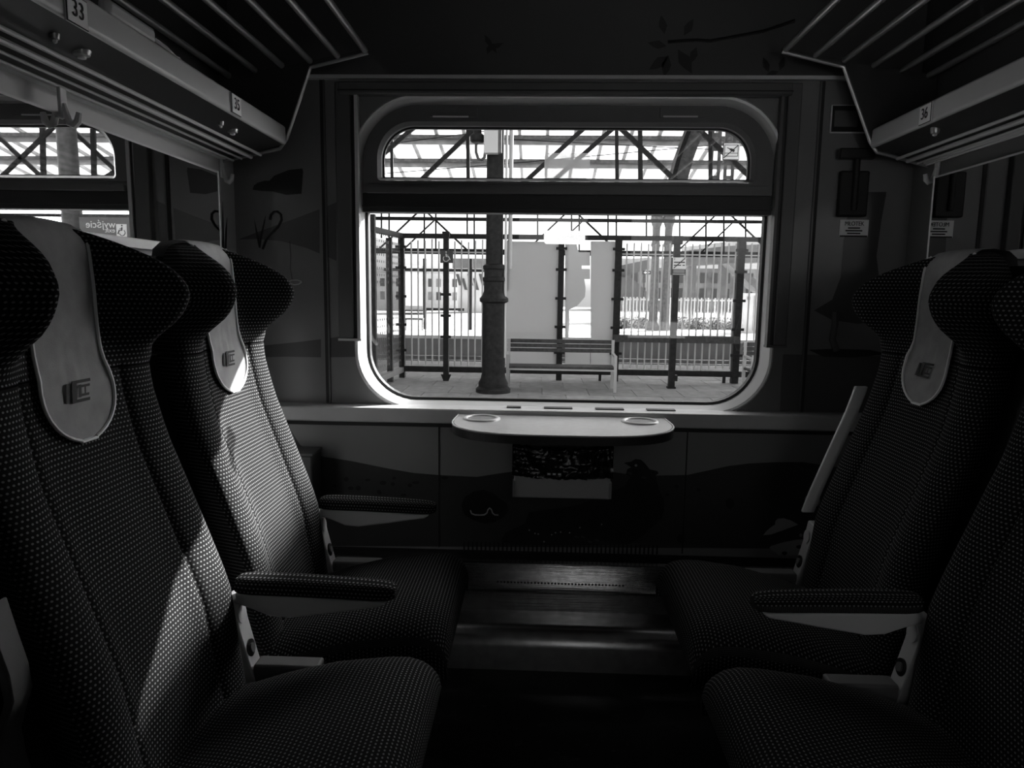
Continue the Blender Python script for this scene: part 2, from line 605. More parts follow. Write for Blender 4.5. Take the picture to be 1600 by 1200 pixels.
for pa, pb in ((672, 746), (1032, 1104)):
    a, b = PY(pa, 168, YW), PY(pb, 183, YW)
    h = MB().box(a.x, b.x, YW - .004, YW + .006, b.z, a.z).build('sash_handle', FRAME, win)
    MB().box(a.x + .01, b.x - .03, YW - .006, YW - .003, b.z - .002, b.z + .003).build('grip', PLASTIC, h)
# cross bar under the hopper
cz1, cz0 = sz0, PY(884, 333, YW).z
cbm = MB().box(WX0 + .022, WX1 - .022, YW + .012, YW + .07, cz0, cz1).box(WX0 + .022, WX1 - .022, YW + .004, YW + .02, cz0 + .016, cz0 + .022)
cbm.build('crossbar', RUBBER, win)
gp = [(x, YW + .044, z) for x, z in k2]
MB().prism(gp, (0, .004, 0)).build('upper_pane', GLASS, win)
lo = [p for p in rrect(WX0 + .03, WX1 - .03, WZ0 + .028, cz0, .172, .004, 12)]
MB().prism([(x, YW + .055, z) for x, z in lo], (0, .004, 0)).build('lower_pane', GLASS, win)
def sticker(x0, y0, x1, y1, Y):
    a, b = PY(x0, y0, Y), PY(x1, y1, Y)
    MB().prism([(x, Y, z) for x, z in rrect(a.x, b.x, b.z, a.z, .012, .012, 4)], (0, -.0008, 0)).build('clear_sticker', STICKER, win)
sticker(851, 239, 921, 279, YW + .042)
sticker(850, 360, 914, 382, YW + .053)

# blind guides, head box and trims around the window
def pbox(x0, y0, x1, y1, Yf, Yb):
    a, b = PY(x0, y0, Yf), PY(x1, y1, Yf)
    return MB().box(a.x, b.x, Yf, Yb, b.z, a.z)
gl = thing('trim_1', 'left guide rail of the window blind', None, (0, YW, 1.0), kind='structure')
xa, xb = PY(527, 400, YW - .03).x, PY(551, 400, YW - .03).x
zt, zb = PY(880, 128, YW - .03).z, PY(545, 529, YW - .03).z
bevel(MB().box(xa, xb, YW - .03, YW, zb, zt).build('guide_rail', TRIM, gl), .004)
MB().box(xb, xb + .012, YW - .02, YW, zb, zt - .03).build('guide_slot', RUBBER, gl)
MB().box(xb + .012, xb + .024, YW - .028, YW, zb, zt - .03).build('guide_lip', LEDGE, gl)
MB().box(xa - .002, xb + .026, YW - .032, YW, zb - .008, zb).build('end_cap', LEDGE, gl)
gr = thing('trim_2', 'right guide rail of the window blind', None, (0, YW, 1.0), kind='structure')
xa, xb = PY(1217, 400, YW - .03).x, PY(1238, 400, YW - .03).x
zb2 = PY(1225, 540, YW - .03).z
bevel(MB().box(xa, xb, YW - .03, YW, zb2, zt).build('guide_rail', TRIM, gr), .004)
MB().box(xa - .012, xa, YW - .02, YW, zb2, zt - .03).build('guide_slot', RUBBER, gr)
MB().box(xa - .022, xa - .012, YW - .028, YW, zb2, zt - .03).build('guide_lip', TRIM, gr)
MB().box(xa - .024, xb + .002, YW - .032, YW, zb2 - .008, zb2).build('end_cap', TRIM, gr)
xa, xb = PY(527, 140, YW - .035).x, PY(1240, 140, YW - .035).x
z1, z0 = PY(880, 127, YW - .035).z, PY(880, 148, YW - .035).z
bx = thing('trim_3', 'blind head box over the window', None, (0, YW, z0), kind='structure')
bevel(MB().box(xa, xb, YW - .035, YW, z0, z1).build('head_box', TRIM, bx), .006)
MB().box(xa, xb, YW - .037, YW - .03, z0 + .012, z0 + .016).build('head_groove', TRIM_BLACK, bx)
zc = PY(880, 126, YW).z
MB().box(XL, XR, YW - .022, YW, zc, zc + .012).build('cornice_strip', RACK, bx)
# dark vertical joints
jt = thing('trim_4', 'dark vertical joint strips beside the window', None, (0, YW, .8), kind='structure')
for x0, x1 in ((PY(506, 430, YW).x, PY(511, 430, YW).x), (PY(1264, 430, YW).x, PY(1269, 430, YW).x)):
    MB().box(x0, x1, YW - .004, YW, .80, 1.95).build('joint_strip', TRIM_BLACK, jt)
    s = -1 if x0 < 0 else 1
    MB().box(x0 - .006 if s > 0 else x1, x0 if s > 0 else x1 + .006, YW - .006, YW, .80, 1.95).build('joint_bead', TRIM, jt)

# ledge below the window
lz1 = PY(880, 643, 2.41).z
lz0 = PY(440, 659, 2.41).z
ld = thing('trim_5', 'pale ledge running under the window', None, (0, YL, lz0), kind='structure')
lo_ = MB().box(XL, XR, 2.41, YW + .01, lz0 + .004, lz1).build('ledge_board', LEDGE, ld)
bevel(lo_, .006)
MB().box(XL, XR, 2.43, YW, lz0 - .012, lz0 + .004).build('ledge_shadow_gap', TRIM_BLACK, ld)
for k in range(7):
    a = PY(792 + 40 * k + (18 if k % 2 else 0), 638, YW - .02)
    MB().box(a.x, a.x + .05, YW - .04, YW - .01, lz1, lz1 + .004).build('vent_slot', RUBBER, ld)

# steel kick panel by the floor
hp = thing('heater_panel', 'brushed steel heater panel low on the window wall above the floor', 'heater', (0, YL, ZF))
YP = 2.345
ptop, pb1 = PY(880, 882, YP), PY(880, 926, YP - .028)
ZD = PY(880, 956, YP - .01).z
prof = [(YP, ptop.z), (YP - .002, ptop.z), (YP - .020, pb1.z + .012), (YP - .027, pb1.z + .004), (YP - .027, pb1.z - .004), (YP - .020, pb1.z - .010), (YP - .008, ZD), (YP + .03, ZD), (YP + .03, ptop.z)]
pm = MB().prism([(XL, y, z) for y, z in prof], (XR - XL, 0, 0)).build('steel_panel', STEEL, hp)
for p in pm.data.polygons:
    p.use_smooth = True
pm.data.set_sharp_from_angle(angle=math.radians(35))
MB().box(XL, XR, YP - .004, YP + .02, ptop.z, ptop.z + .004).build('top_rim', STEEL, hp)
MB().box(XL, XR, YP, YL + .06, ptop.z - .02, ptop.z).build('top_cover', TRIM_BLACK, hp)
MB().box(XL, XR, YL - .002, YL + .06, ptop.z, .302).build('backing', TRIM_BLACK, hp)
dprof = [(YL, ZD)]
R0 = .07
_ye = 2.165 + (ZD - R0 + R0 * math.sin(math.radians(12))) * math.tan(math.radians(12))
for k in range(15):
    ang = math.radians(90 - 78 * k / 14)
    dprof.append((_ye + R0 * math.cos(math.radians(12)) - R0 * math.cos(ang), ZD - R0 + R0 * math.sin(ang)))
dprof += [(2.165, 0.0), (YL, 0.0)]
dm_ = MB().prism([(XL, y, z) for y, z in dprof], (XR - XL, 0, 0)).build('floor_duct', DUCT, hp)
for p in dm_.data.polygons:
    p.use_smooth = True
dm_.data.set_sharp_from_angle(angle=math.radians(40))
ho = MB()
for k in range(38):
    a = PY(778 + 195 * k / 37, 907.5 + 6 * k / 37, YP - .012)
    yy = YP - .002 - .018 * (ptop.z - a.z) / (ptop.z - pb1.z - .012)
    c = Vector((a.x, yy - .004, a.z))
    ho.add([c + Vector((.0035 * math.cos(t * math.pi / 4), -.0004, .0035 * math.sin(t * math.pi / 4))) for t in range(8)], [tuple(range(8))])
ho.build('perforation', TRIM_BLACK, hp)
vr = MB()
for k in range(46):
    p0 = PY(724 + 6.7 * k, 846 + .12 * k, YL)
    vr.box(p0.x, p0.x + .006, YL - .002, YL + .001, p0.z - .035, p0.z)
tag(vr.build('vent_slots', TRIM_BLACK, wall_low), kind='stuff')

# ------------------------------------------------------------------ printed mural
def decal(name, pts, M, parent, Y, lift=.0012):
    if isinstance(pts[0], tuple):
        P3 = [PY(x, y, Y) for x, y in pts]
    else:
        P3 = pts
    mb = MB()
    bm = bmesh.new()
    vs = [bm.verts.new((p.x, Y - lift, p.z)) for p in P3]
    es = [bm.edges.new((vs[i], vs[(i + 1) % len(vs)])) for i in range(len(vs))]
    bmesh.ops.triangle_fill(bm, edges=es, use_beauty=True, normal=(0, -1, 0))
    bm.verts.index_update()
    mb.v = [tuple(v.co) for v in bm.verts]
    for f in bm.faces:
        ids = [v.index for v in f.verts]
        if f.normal.y > 0:
            ids.reverse()
        mb.f.append(tuple(ids))
    bm.free()
    return mb.build(name, M, parent)
def oval(cx, cy, rx, ry, n=18, rot=0.0):
    c, s = math.cos(rot), math.sin(rot)
    return [(cx + rx * math.cos(2 * math.pi * i / n) * c - ry * math.sin(2 * math.pi * i / n) * s,
             cy + rx * math.cos(2 * math.pi * i / n) * s + ry * math.sin(2 * math.pi * i / n) * c) for i in range(n)]
def stroke(pts, w, Y, M, parent, name, lift=.003):
    MB().tube([PY(x, y, Y) + Vector((0, -lift, 0)) for x, y in pts], w, 6).build(name, M, parent)
# lower wall
decal('printed_hill', [(372, 660), (450, 661), (454, 671), (469, 695), (489, 711), (548, 720), (607, 732), (647, 739), (686, 742), (745, 745), (784, 739), (830, 733), (930, 733), (975, 740), (1028, 743), (1074, 742), (1106, 735), (1138, 728), (1170, 724), (1212, 722), (1255, 722), (1308, 730), (1400, 742), (1400, 858), (372, 852)], DECAL_DARK, wall_low, YL)
decal('printed_burrow', [(721, 790), (726, 776), (740, 768), (756, 765), (770, 770), (780, 778), (792, 786), (795, 797), (788, 807), (774, 815), (758, 818), (740, 813), (726, 804)], DECAL_BLACK, wall_low, YL, .002)
stroke([(735, 797), (737, 802), (742, 804), (750, 804.5), (757, 804), (761, 801), (762.5, 796), (765, 793.5), (768, 796), (769.5, 801), (773, 804), (779, 804.5)], .0026, YL, DECAL_LIGHT, wall_low, 'printed_worm')
decal('printed_bird', [(975, 723), (986, 721), (993, 717), (1001, 718), (1007, 723), (1015, 733), (1027, 736), (1029, 739), (1024, 743), (1030, 765), (1037, 780), (1038, 793), (1033, 811), (1020, 822), (1005, 836), (985, 850), (900, 852), (800, 851), (782, 846), (790, 832), (820, 818), (826, 800), (900, 790), (975, 760), (985, 745), (978, 741), (980, 733), (986, 730)], DECAL_BLACK, wall_low, YL, .002)
decal('printed_eye', oval(993.5, 727, 2.2, 2.0, 8), DECAL_LIGHT, wall_low, YL, .003)
decal('printed_feather', [(980, 738), (985, 737), (989, 741), (983, 742)], DECAL_MID, wall_low, YL, .003)
decal('printed_feather', [(1001, 745), (1006, 744), (1011, 746), (1006, 748)], DECAL_MID, wall_low, YL, .003)
for (a, b, r) in ((827, 828, 0), (836, 833, 0), (841, 834, 0), (850, 846, 0), (862, 835, 0), (868, 832, 0), (876, 831, 0), (890, 832, 0), (906, 824, 0), (940, 819, 0)):
    decal('printed_dot', oval(a, b, 1.4, 1.2, 6), DECAL_LIGHT, wall_low, YL, .003)
for a, b in ((901, 839), (911, 839), (921, 846), (933, 844)):
    decal('printed_claw', oval(a, b, 4, 1.6, 8, .3), DECAL_MID, wall_low, YL, .003)
Q = lambda L: [(1000 + .2125 * x, 680 + .2126 * y) for x, y in L]
decal('printed_pale_shape', Q([(903, 733), (925, 705), (960, 675), (990, 655), (993, 630), (1010, 612), (1055, 608), (1110, 625), (1162, 655), (1050, 697), (960, 728)]), DECAL_LIGHT, wall_low, YL, .003)
decal('printed_mushroom', Q([(950, 825), (960, 812), (1050, 785), (1150, 766), (1250, 762), (1335, 742), (1328, 880), (1012, 880), (1000, 862), (965, 842)]), DECAL_PALE, wall_low, YL, .0025)
for a, b, rx, ry in ((1060, 865, 20, 14), (1168, 818, 24, 13), (1285, 850, 34, 28)):
    decal('printed_spot', Q(oval(a, b, rx, ry, 10)), DECAL_BLACK, wall_low, YL, .0035)
decal('printed_egg', Q(oval(1265, 478, 57, 52)), DECAL_PALE, wall_low, YL, .003)
for a, b, r in ((1180, 733, 12), (1225, 728, 12), (1285, 742, 13), (1327, 697, 17)):
    decal('printed_egg', Q(oval(a, b, r, r * 1.1, 10)), DECAL_PALE, wall_low, YL, .003)
for a, b, rx, ry in ((300, 760, 30, 40), (660, 500, 34, 40), (265, 375, 18, 14), (430, 400, 16, 12), (200, 435, 14, 12)):
    decal('printed_blot', Q(oval(a, b, rx, ry, 9)), DECAL_BLACK, wall_low, YL, .003)
for k in range(14):
    decal('printed_pebble', oval(random.uniform(515, 700), random.uniform(745, 775), random.uniform(3, 6), random.uniform(2, 4), 7), DECAL_BLACK, wall_low, YL, .003)
# upper wall, left of the window
R8 = lambda L: [(360 + .35 * x, 230 + .35 * y) for x, y in L]
decal('printed_slope', R8([(35, 412), (160, 365), (280, 322), (399, 277), (399, 475), (340, 450), (230, 420), (120, 410)]), DECAL_MID, wall_front, YW)
decal('printed_slope', R8([(424, 268), (474, 245), (474, 508), (424, 485)]), DECAL_MID, wall_front, YW)
decal('printed_wing', R8([(100, 190), (105, 172), (120, 160), (150, 150), (175, 150), (195, 128), (260, 102), (322, 95), (325, 110), (318, 208), (250, 213), (190, 198), (140, 196)]), DECAL_BLACK, wall_front, YW)
decal('printed_band', R8([(60, 896), (160, 884), (300, 870), (405, 857), (405, 938), (250, 935), (70, 940)]), DECAL_DARK, wall_front, YW)
decal('printed_band', R8([(428, 855), (485, 846), (560, 868), (560, 936), (428, 938)]), DECAL_DARK, wall_front, YW)
decal('printed_reed', R8([(107, 320), (114, 345), (128, 400), (135, 445), (128, 448), (115, 390)]), DECAL_BLACK, wall_front, YW, .002)
decal('printed_reed', R8([(160, 300), (155, 340), (142, 400), (135, 452), (127, 446), (136, 390), (150, 330)]), DECAL_BLACK, wall_front, YW, .002)
stroke(R8([(178, 325), (182, 303), (195, 290), (212, 288), (226, 300), (229, 325), (215, 355), (185, 385), (160, 415), (145, 455)]), .0045, YW, DECAL_BLACK, wall_front, 'printed_neck', .002)
stroke(R8([(318 * 1, 603), (305, 612), (285, 614), (268, 608), (262, 600), (275, 593), (300, 592), (315, 598), (318, 603)]), .0022, YW, DECAL_LIGHT, wall_front, 'printed_ring', .002)
stroke(R8([(265, 420), (270, 480), (268, 540), (276, 590)]), .0012, YW, DECAL_MID, wall_front, 'printed_string', .002)
# upper wall, right of the window
R7 = lambda L: [(1200 + x / 3, 300 + y / 3) for x, y in L]
decal('printed_trunk', R7([(390, 0), (370, 120), (355, 240), (340, 400), (300, 505), (215, 555), (300, 600), (420, 618), (580, 600), (640, 560), (520, 400), (508, 300), (530, 140), (555, 0)]), DECAL_DARK, wall_front, YW)
stroke(R7([(312, 560), (312, 620), (300, 690), (318, 745)]), .012, YW, DECAL_MID, wall_front, 'printed_stalk', .002)
decal('printed_shadow', R7([(190, 740), (300, 735), (480, 740), (560, 760), (400, 775), (260, 772)]), DECAL_BLACK, wall_front, YW, .002)
decal('printed_band', R7([(60, 900), (70, 760), (560, 770), (560, 1030), (55, 1035)]), DECAL_MID, wall_front, YW, .0008)
# above the window: leaves, twig, butterfly
T6 = lambda L: [(460 + .55 * x, .55 * y) for x, y in L]
for cx, cy, ang, ln in ((1050, 90, 100, 26), (1050, 130, 170, 26), (1055, 165, 215, 32), (1095, 150, -60, 38), (1060, 165, 260, 30), (1110, 95, 60, 26), (1140, 140, 250, 24), (1345, 200, 110, 22), (1380, 195, 70, 20), (1370, 205, 200, 20)):
    a = math.radians(ang)
    ln *= 1.45
    d = np.array([math.cos(a), -math.sin(a)])
    n_ = np.array([-d[1], d[0]])
    c = np.array([cx, cy])
    decal('printed_leaf', T6([tuple(c - d * ln * .2), tuple(c + d * ln * .4 + n_ * ln * .32), tuple(c + d * ln * .8 + n_ * ln * .22), tuple(c + d * ln * 1.25), tuple(c + d * ln * .8 - n_ * ln * .24), tuple(c + d * ln * .4 - n_ * ln * .32)]), DECAL_BLACK, wall_front, YW - .004)
stroke(T6([(1060, 120), (1140, 115), (1180, 118), (1250, 105), (1330, 90), (1420, 60)]), .0055, YW - .004, DECAL_BLACK, wall_front, 'printed_twig')
decal('printed_butterfly', T6([(540, 98), (556, 112), (562, 124), (594, 122), (580, 136), (572, 138), (575, 152), (562, 142), (548, 154), (545, 138), (552, 130), (542, 118)]), DECAL_BLACK, wall_front, YW - .004)
decal('printed_slope', T6([(-150, 225), (290, 225), (260, 190), (200, 150), (120, 120), (-150, 100)]), DECAL_MID, wall_front, YW - .004)
# grass on the left partition, right of the mirror
for y0, y1, z1_ in ((2.36, 2.385, 1.49), (2.40, 2.39, 1.52), (2.43, 2.405, 1.47)):
    MB().tube([(XL + .002, y1, 1.34), (XL + .002, (y0 + y1) / 2, 1.42), (XL + .002, y0, z1_)], [.004, .003, .0005], 5).build('printed_reed', DECAL_BLACK, wall_left)

# ------------------------------------------------------------------ side mirrors, hooks
def mirror(sign, label):
    X = sign * 1.165
    t = thing('wall_mirror', label, 'mirror', (X, 1.4, 1.35))
    Xf = sign * 1.124
    MB().box(X, Xf + sign * .002, .35, 2.285, 1.348, 1.60).build('backing', RACK, t)
    MB().box(Xf + sign * .002, Xf, .352, 2.283, 1.354, 1.594).build('glass', MIRROR, t)
    MB().box(X, Xf - sign * .004, .34, 2.29, 1.330, 1.350).build('bottom_rail', PLASTIC, t)
    MB().box(X, Xf - sign * .001, 2.283, 2.29, 1.348, 1.60).build('end_bevel', LABEL, t)
    return t
mirror(-1, 'long wall mirror above the left seats reflecting the window')
mirror(1, 'long wall mirror above the right seats, in shade')
def hook(x, y, z, s, label):
    t = thing('coat_hook', label, 'hook', (x, y, z - .05))
    bevel(MB().box(x, x + s * .008, y - .012, y + .012, z - .02, z + .045).build('back_plate', PLASTIC, t), .003)
    MB().tube([(x + s * .006, y, z + .01), (x + s * .012, y, z - .012), (x + s * .018, y, z - .030), (x + s * .028, y, z - .034), (x + s * .036, y, z - .026), (x + s * .040, y, z - .008)], [.006, .007, .008, .008, .008, .006], 8).build('hook_arm', PLASTIC, t)
    return t
a = PX(95, 170, XL + .041)
hook(-1.124, a.y, a.z, 1, 'plastic coat hook under the left rack above the mirror')
a = PX(345, 268, XL)
hook(XL, a.y, a.z, 1, 'coat hook in the corner beside the left mirror end')
a = PX(1466, 268, XR)
hook(XR, a.y, a.z, -1, 'dark coat hook under the right luggage rack')

# ------------------------------------------------------------------ luggage racks
def rack(s, nose_x, label, side_cx, barpx):
    """s = -1 left, +1 right; built from a cross-section drawn in x,z and run along y"""
    wx = s * 1.165
    Y0, Y1 = 0.02, 2.40
    t = thing('luggage_rack', label, 'luggage rack', (wx, 1.2, 1.66))
    nz = 1.706
    def sweep(name, prof, M, y0=Y0, y1=Y1, sm=False):
        o = MB().prism([(x, y0, z) for x, z in prof], (0, y1 - y0, 0)).build(name, M, t, smooth=sm, angle=50)
        return o
    d = s                                   # towards the wall
    n = nose_x
    fz = [(n, nz), (n - d * .004, nz + .006), (n - d * .002, nz + .055), (n + d * .006, nz + .062), (n + d * .02, nz + .060), (n + d * .02, nz)]
    bevel(sweep('fascia', fz, RACK), .003)
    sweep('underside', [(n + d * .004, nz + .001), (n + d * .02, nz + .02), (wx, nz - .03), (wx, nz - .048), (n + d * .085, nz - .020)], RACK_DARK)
    for off, r in ((.085, .005), (.118, .007), (.150, .0035), (.178, .0035)):
        zz = nz - .012 - .028 * off / .085 * .62 - .004
        MB().tube([(n + d * off, Y0, zz), (n + d * off, Y1, zz)], r, 8).build('ridge', RACK, t)
    sweep('wall_rail', [(wx, nz - .05), (wx - d * .02, nz - .05), (wx - d * .02, nz - .03), (wx, nz - .025)], PLASTIC)
    # luggage bars
    for px, py in barpx:
        e = PY(px, py, Y1)
        MB().tube([(e.x, Y0, e.z), (e.x, Y1, e.z)], .010, 10).build('luggage_bar', BAR, t)
    # bracket at the window end
    o_ = PY(*barpx[0], Y1)
    k_ = PY(*barpx[2], Y1)
    kx, kz = n - d * -.045 if False else k_.x, k_.z - .02
    outline = [(o_.x - d * .01, o_.z - .006), (kx, kz), (n - d * .004, nz + .02), (n + d * .02, nz - .012), (wx, nz - .055)]
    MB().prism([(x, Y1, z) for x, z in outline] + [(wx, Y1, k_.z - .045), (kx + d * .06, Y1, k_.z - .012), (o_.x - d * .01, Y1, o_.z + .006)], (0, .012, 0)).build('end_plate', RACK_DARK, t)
    pts = [Vector((x, Y1 + .004, z)) for x, z in outline]
    fine = []
    for i in range(len(pts) - 1):
        for q in (0.0, .08, .92):
            fine.append(pts[i].lerp(pts[i + 1], q))
    fine.append(pts[-1])
    MB().tube(fine, .006, 8).build('end_rim', ALU, t)
    for yy in (0.4, 1.25):
        MB().bar((kx + d * .03, yy, k_.z - .03), (n + d * .03, yy, nz + .06), .012, .012).build('bracket', RACK_DARK, t)
    return t, n, nz
LBAR = ((570, 79), (527, 87), (484, 95), (440, 102), (398, 110), (357, 118))
RBAR = ((1228, 77), (1275, 86), (1320, 94), (1366, 102), (1410, 110), (1452, 118))
rl, nl, nz = rack(-1, -.943, 'left luggage rack with metal bars, seat numbers and a pale nose', 0, LBAR)
rr, nr, _ = rack(1, .977, 'right luggage rack in shade with bars and a grey nose', 0, RBAR)
def seat_number(num, px, py, s, X, label):
    a = PX(px, py, X)
    t = thing('seat_number', label, 'number plate', (X, a.y, a.z - .03))
    w, h = .030, .026
    x1 = X - s * .0035
    MB().box(X, x1, a.y - w, a.y + w, a.z - h, a.z + h).build('plate', RACK, t)
    MB().box(x1, x1 - s * .001, a.y - w, a.y + w, a.z - h, a.z + h).build('edge', PRINT, t)
    MB().box(x1, x1 - s * .002, a.y - w + .002, a.y + w - .002, a.z - h + .002, a.z + h - .002).build('face', LABEL, t)
    put_text('number', num, .042, PRINT, t, (x1 - s * .003, a.y, a.z), (0, -s, 0), (0, 0, 1), sx=.85)
    return t
seat_number('33', 117, 17, -1, nl + .003, 'seat number plate reading 33, nearest the camera on the left rack')
seat_number('35', 367, 164, -1, nl + .003, 'seat number plate reading 35, at the window end of the left rack')
seat_number('36', 1448, 178, 1, nr - .003, 'shaded seat number plate reading 36 on the right rack nose')
def reading_light(px, py, s, n, label, r=.016):
    Z = nz - .012
    r_ = ray(px, py)
    p = CAM + r_ * ((Z - CAM[2]) / r_[2])
    t = thing('reading_light', label, 'reading light', (p[0], p[1], Z))
    MB().lathe([(r, .012), (r, 0), (r * .85, -.008), (r * .5, -.010)], (p[0], p[1], Z), 14).build('bezel', ALU, t)
    MB().lathe([(r * .5, -.008), (r * .45, -.014), (.001, -.016)], (p[0], p[1], Z), 12).build('lens', PLASTIC, t)
    return t
reading_light(127, 80, -1, nl, 'large round reading light nearest the camera under the left rack', .018)
reading_light(85, 54, -1, nl, 'small round button nearest the camera under the left rack', .009)
reading_light(363, 203, -1, nl, 'round reading light under the window end of the left rack')
reading_light(345, 191, -1, nl, 'small round button under the window end of the left rack', .008)
reading_light(1461, 204, 1, nr, 'glinting round reading light under the right rack', .012)
# slim thing left on the left rack
um = thing('folded_umbrella', 'slim grey folded umbrella with dark handle lying on the left rack', 'umbrella', (nl - .02, 1.3, nz + .062))
xx = nl - .022
ya, yb = PX(165, 12, xx).y, PX(240, 66, xx).y
bevel(MB().box(xx - .02, xx + .008, ya, yb, nz + .063, nz + .098).build('canopy_roll', RACK, um), .010)
MB().tube([(xx - .005, yb, nz + .08), (xx - .005, yb + .05, nz + .078), (xx - .005, yb + .09, nz + .07), (xx - .005, yb + .11, nz + .072)], .010, 8).build('handle', KNOB, um)

# ------------------------------------------------------------------ seats
def smooth_table(tab, zs):
    z = [a for a, b in tab]
    v = [b for a, b in tab]
    fine = np.linspace(min(z), max(z), 240)
    f = np.interp(fine, z, v)
    k = np.ones(9) / 9
    fp = np.pad(f, 4, mode='edge')
    f = np.convolve(fp, k, 'valid')
    return np.interp(zs, fine, f)
XE = [(.34, -.685), (.43, -.698), (.5, -.708), (.605, -.721), (.66, -.739), (.785, -.784), (.93, -.837), (1.04, -.862), (1.095, -.863), (1.13, -.842), (1.145, -.816), (1.18, -.780), (1.226, -.762), (1.275, -.792), (1.31, -.855), (1.345, -.925)]
WW = [(.34, .012), (.6, .034), (.9, .028), (1.05, .022), (1.095, .030), (1.13, .055), (1.145, .082), (1.18, .120), (1.226, .140), (1.275, .115), (1.31, .055), (1.345, .0)]
XRR = [(.34, -.80), (.6, -.845), (1.0, -.965), (1.2, -1.0), (1.35, -.965)]
HW = [(.34, .236), (.6, .250), (.9, .246), (1.06, .236), (1.12, .240), (1.2, .254), (1.26, .256), (1.35, .256)]
_sx = lambda z: float(smooth_table(XE, z))
def ss(a, b, x):
    t = min(1, max(0, (x - a) / (b - a)))
    return t * t * (3 - 2 * t)
def xfront(u, z, groove=True):
    w = float(smooth_table(WW, z))
    h = ss(1.09, 1.16, z)
    a = abs(u)
    flat = ss(.34, .86, a)
    wing = ss(.41, .76, a) - .62 * ss(.74, 1.0, a) ** 1.3
    x = float(smooth_table(XE, z)) - w * (1 - (flat * (1 - h) + wing * h))
    if groove and z < 1.09:
        x -= .007 * math.exp(-((abs(u) - .56) / .022) ** 2)
    return x
UF = [0, .12, .25, .34, .40, .46, .52, .545, .56, .575, .60, .65, .70, .74, .78, .83, .88, .92, .95, .972, .988, .997]
UFULL = [-u for u in reversed(UF[1:])] + UF
UREAR = [.9, .6, .2, -.2, -.6, -.9]
def section(z, cap=1.0):
    hw = float(smooth_table(HW, z)) * cap
    xr = float(smooth_table(XRR, z))
    xe = float(smooth_table(XE, z))
    xm = xe - .045 - .02 * (1 if z > 1.1 else 0)
    pts = []
    for u in UFULL:
        f = (1 - abs(u) ** 7) ** (1 / 3.2)
        xf = xfront(u, z)
        base = min(xm, xf - .02)
        pts.append((base + (xf - base) * f * (0.25 + .75 * cap ** .5 if cap < 1 else 1), u * hw, z))
    for u in UREAR:
        f = (1 - abs(u) ** 4) ** .4
        pts.append((xm + (xr - xm) * f * (cap ** .5), u * hw, z))
    return pts
def loft(zs, caps):
    mb = MB()
    n = len(UFULL) + len(UREAR)
    vlen = 0.0
    prev = None
    c0 = UFULL.index(0)
    for z, c in zip(zs, caps):
        s = section(z, c)
        if prev is not None:
            vlen += (Vector(s[c0]) - Vector(prev[c0])).length
        prev = s
        # arc length from the front centre
        acc = [0.0] * n
        for i in range(c0 + 1, n):
            acc[i] = acc[i - 1] + (Vector(s[i]) - Vector(s[i - 1])).length
        for i in range(c0 - 1, -1, -1):
            acc[i] = acc[i + 1] - (Vector(s[i + 1]) - Vector(s[i])).length
        o = len(mb.v)
        mb.v += s
        for i in range(n):
            mb.uv[o + i] = (acc[i] + 5.0, vlen + 5.0)
    for k in range(len(zs) - 1):
        for i in range(n):
            j = (i + 1) % n
            mb.f.append((k * n + i, k * n + j, (k + 1) * n + j, (k + 1) * n + i))
    mb.f.append(tuple(reversed(range(n))))
    mb.f.append(tuple((len(zs) - 1) * n + i for i in range(n)))
    mb.smooth = True
    return mb

def cushion():
    """seat cushion: rounded block that rises to a soft front edge"""
    mb = MB()
    xs = [-.80, -.74, -.68, -.62, -.56, -.50, -.44, -.39, -.35, -.325, -.305, -.292, -.285]
    ys = [0, .06, .12, .17, .20, .222, .238, .246, .25]
    ys = [-y for y in reversed(ys[1:])] + ys
    def top(x, y):
        z = float(np.interp(x, [-.80, -.70, -.60, -.50, -.38, -.30], [.395, .41, .445, .470, .485, .485]))
        e = abs(y) / .25
        z -= .035 * e ** 6 + .006 * e ** 2
        t = (x + .36) / .075
        if t > 0:
            z -= .065 * (1 - math.sqrt(max(0, 1 - min(1, t) ** 2)))
        return z
    ny = len(ys)
    rows = []
    for x in xs:
        rows.append([(x, y, top(x, y)) for y in ys])
    rows.append([(-.287, y * .995, .37) for y in ys])
    rows.append([(-.305, y * .985, .335) for y in ys])
    rows.append([(-.80, y * .985, .335) for y in ys])
    L = 0
    for k, r in enumerate(rows):
        if k:
            L += (Vector(r[ny // 2]) - Vector(rows[k - 1][ny // 2])).length
        o = len(mb.v)
        mb.v += r
        for i in range(ny):
            ext = 0
            mb.uv[o + i] = (r[i][1] + 3 + ext, L + 3)
    for k in range(len(rows) - 1):
        for i in range(ny - 1):
            mb.f.append((k * ny + i, (k + 1) * ny + i, (k + 1) * ny + i + 1, k * ny + i + 1))
    # side skirts
    for side in (0, ny - 1):
        idx = [k * ny + side for k in range(len(xs))]
        o = len(mb.v)
        sgn = -1 if side == 0 else 1
        for k, i in enumerate(idx):
            x, y, z = mb.v[i]
            for q, (dy, zz) in enumerate(((.004, z - .02), (.004, .37), (-.006, .338))):
                mb.v.append((x, y + sgn * dy, min(zz, z - .004)))
                mb.uv[len(mb.v) - 1] = (y + sgn * (z - zz) + 3, x + 3)
        for k in range(len(idx) - 1):
            a0 = [idx[k], o + 3 * k, o + 3 * k + 1, o + 3 * k + 2]
            b0 = [idx[k + 1], o + 3 * k + 3, o + 3 * k + 4, o + 3 * k + 5]
            for q in range(3):
                f = (a0[q], b0[q], b0[q + 1], a0[q + 1])
                mb.f.append(f if sgn < 0 else tuple(reversed(f)))
    mb.smooth = True
    return mb

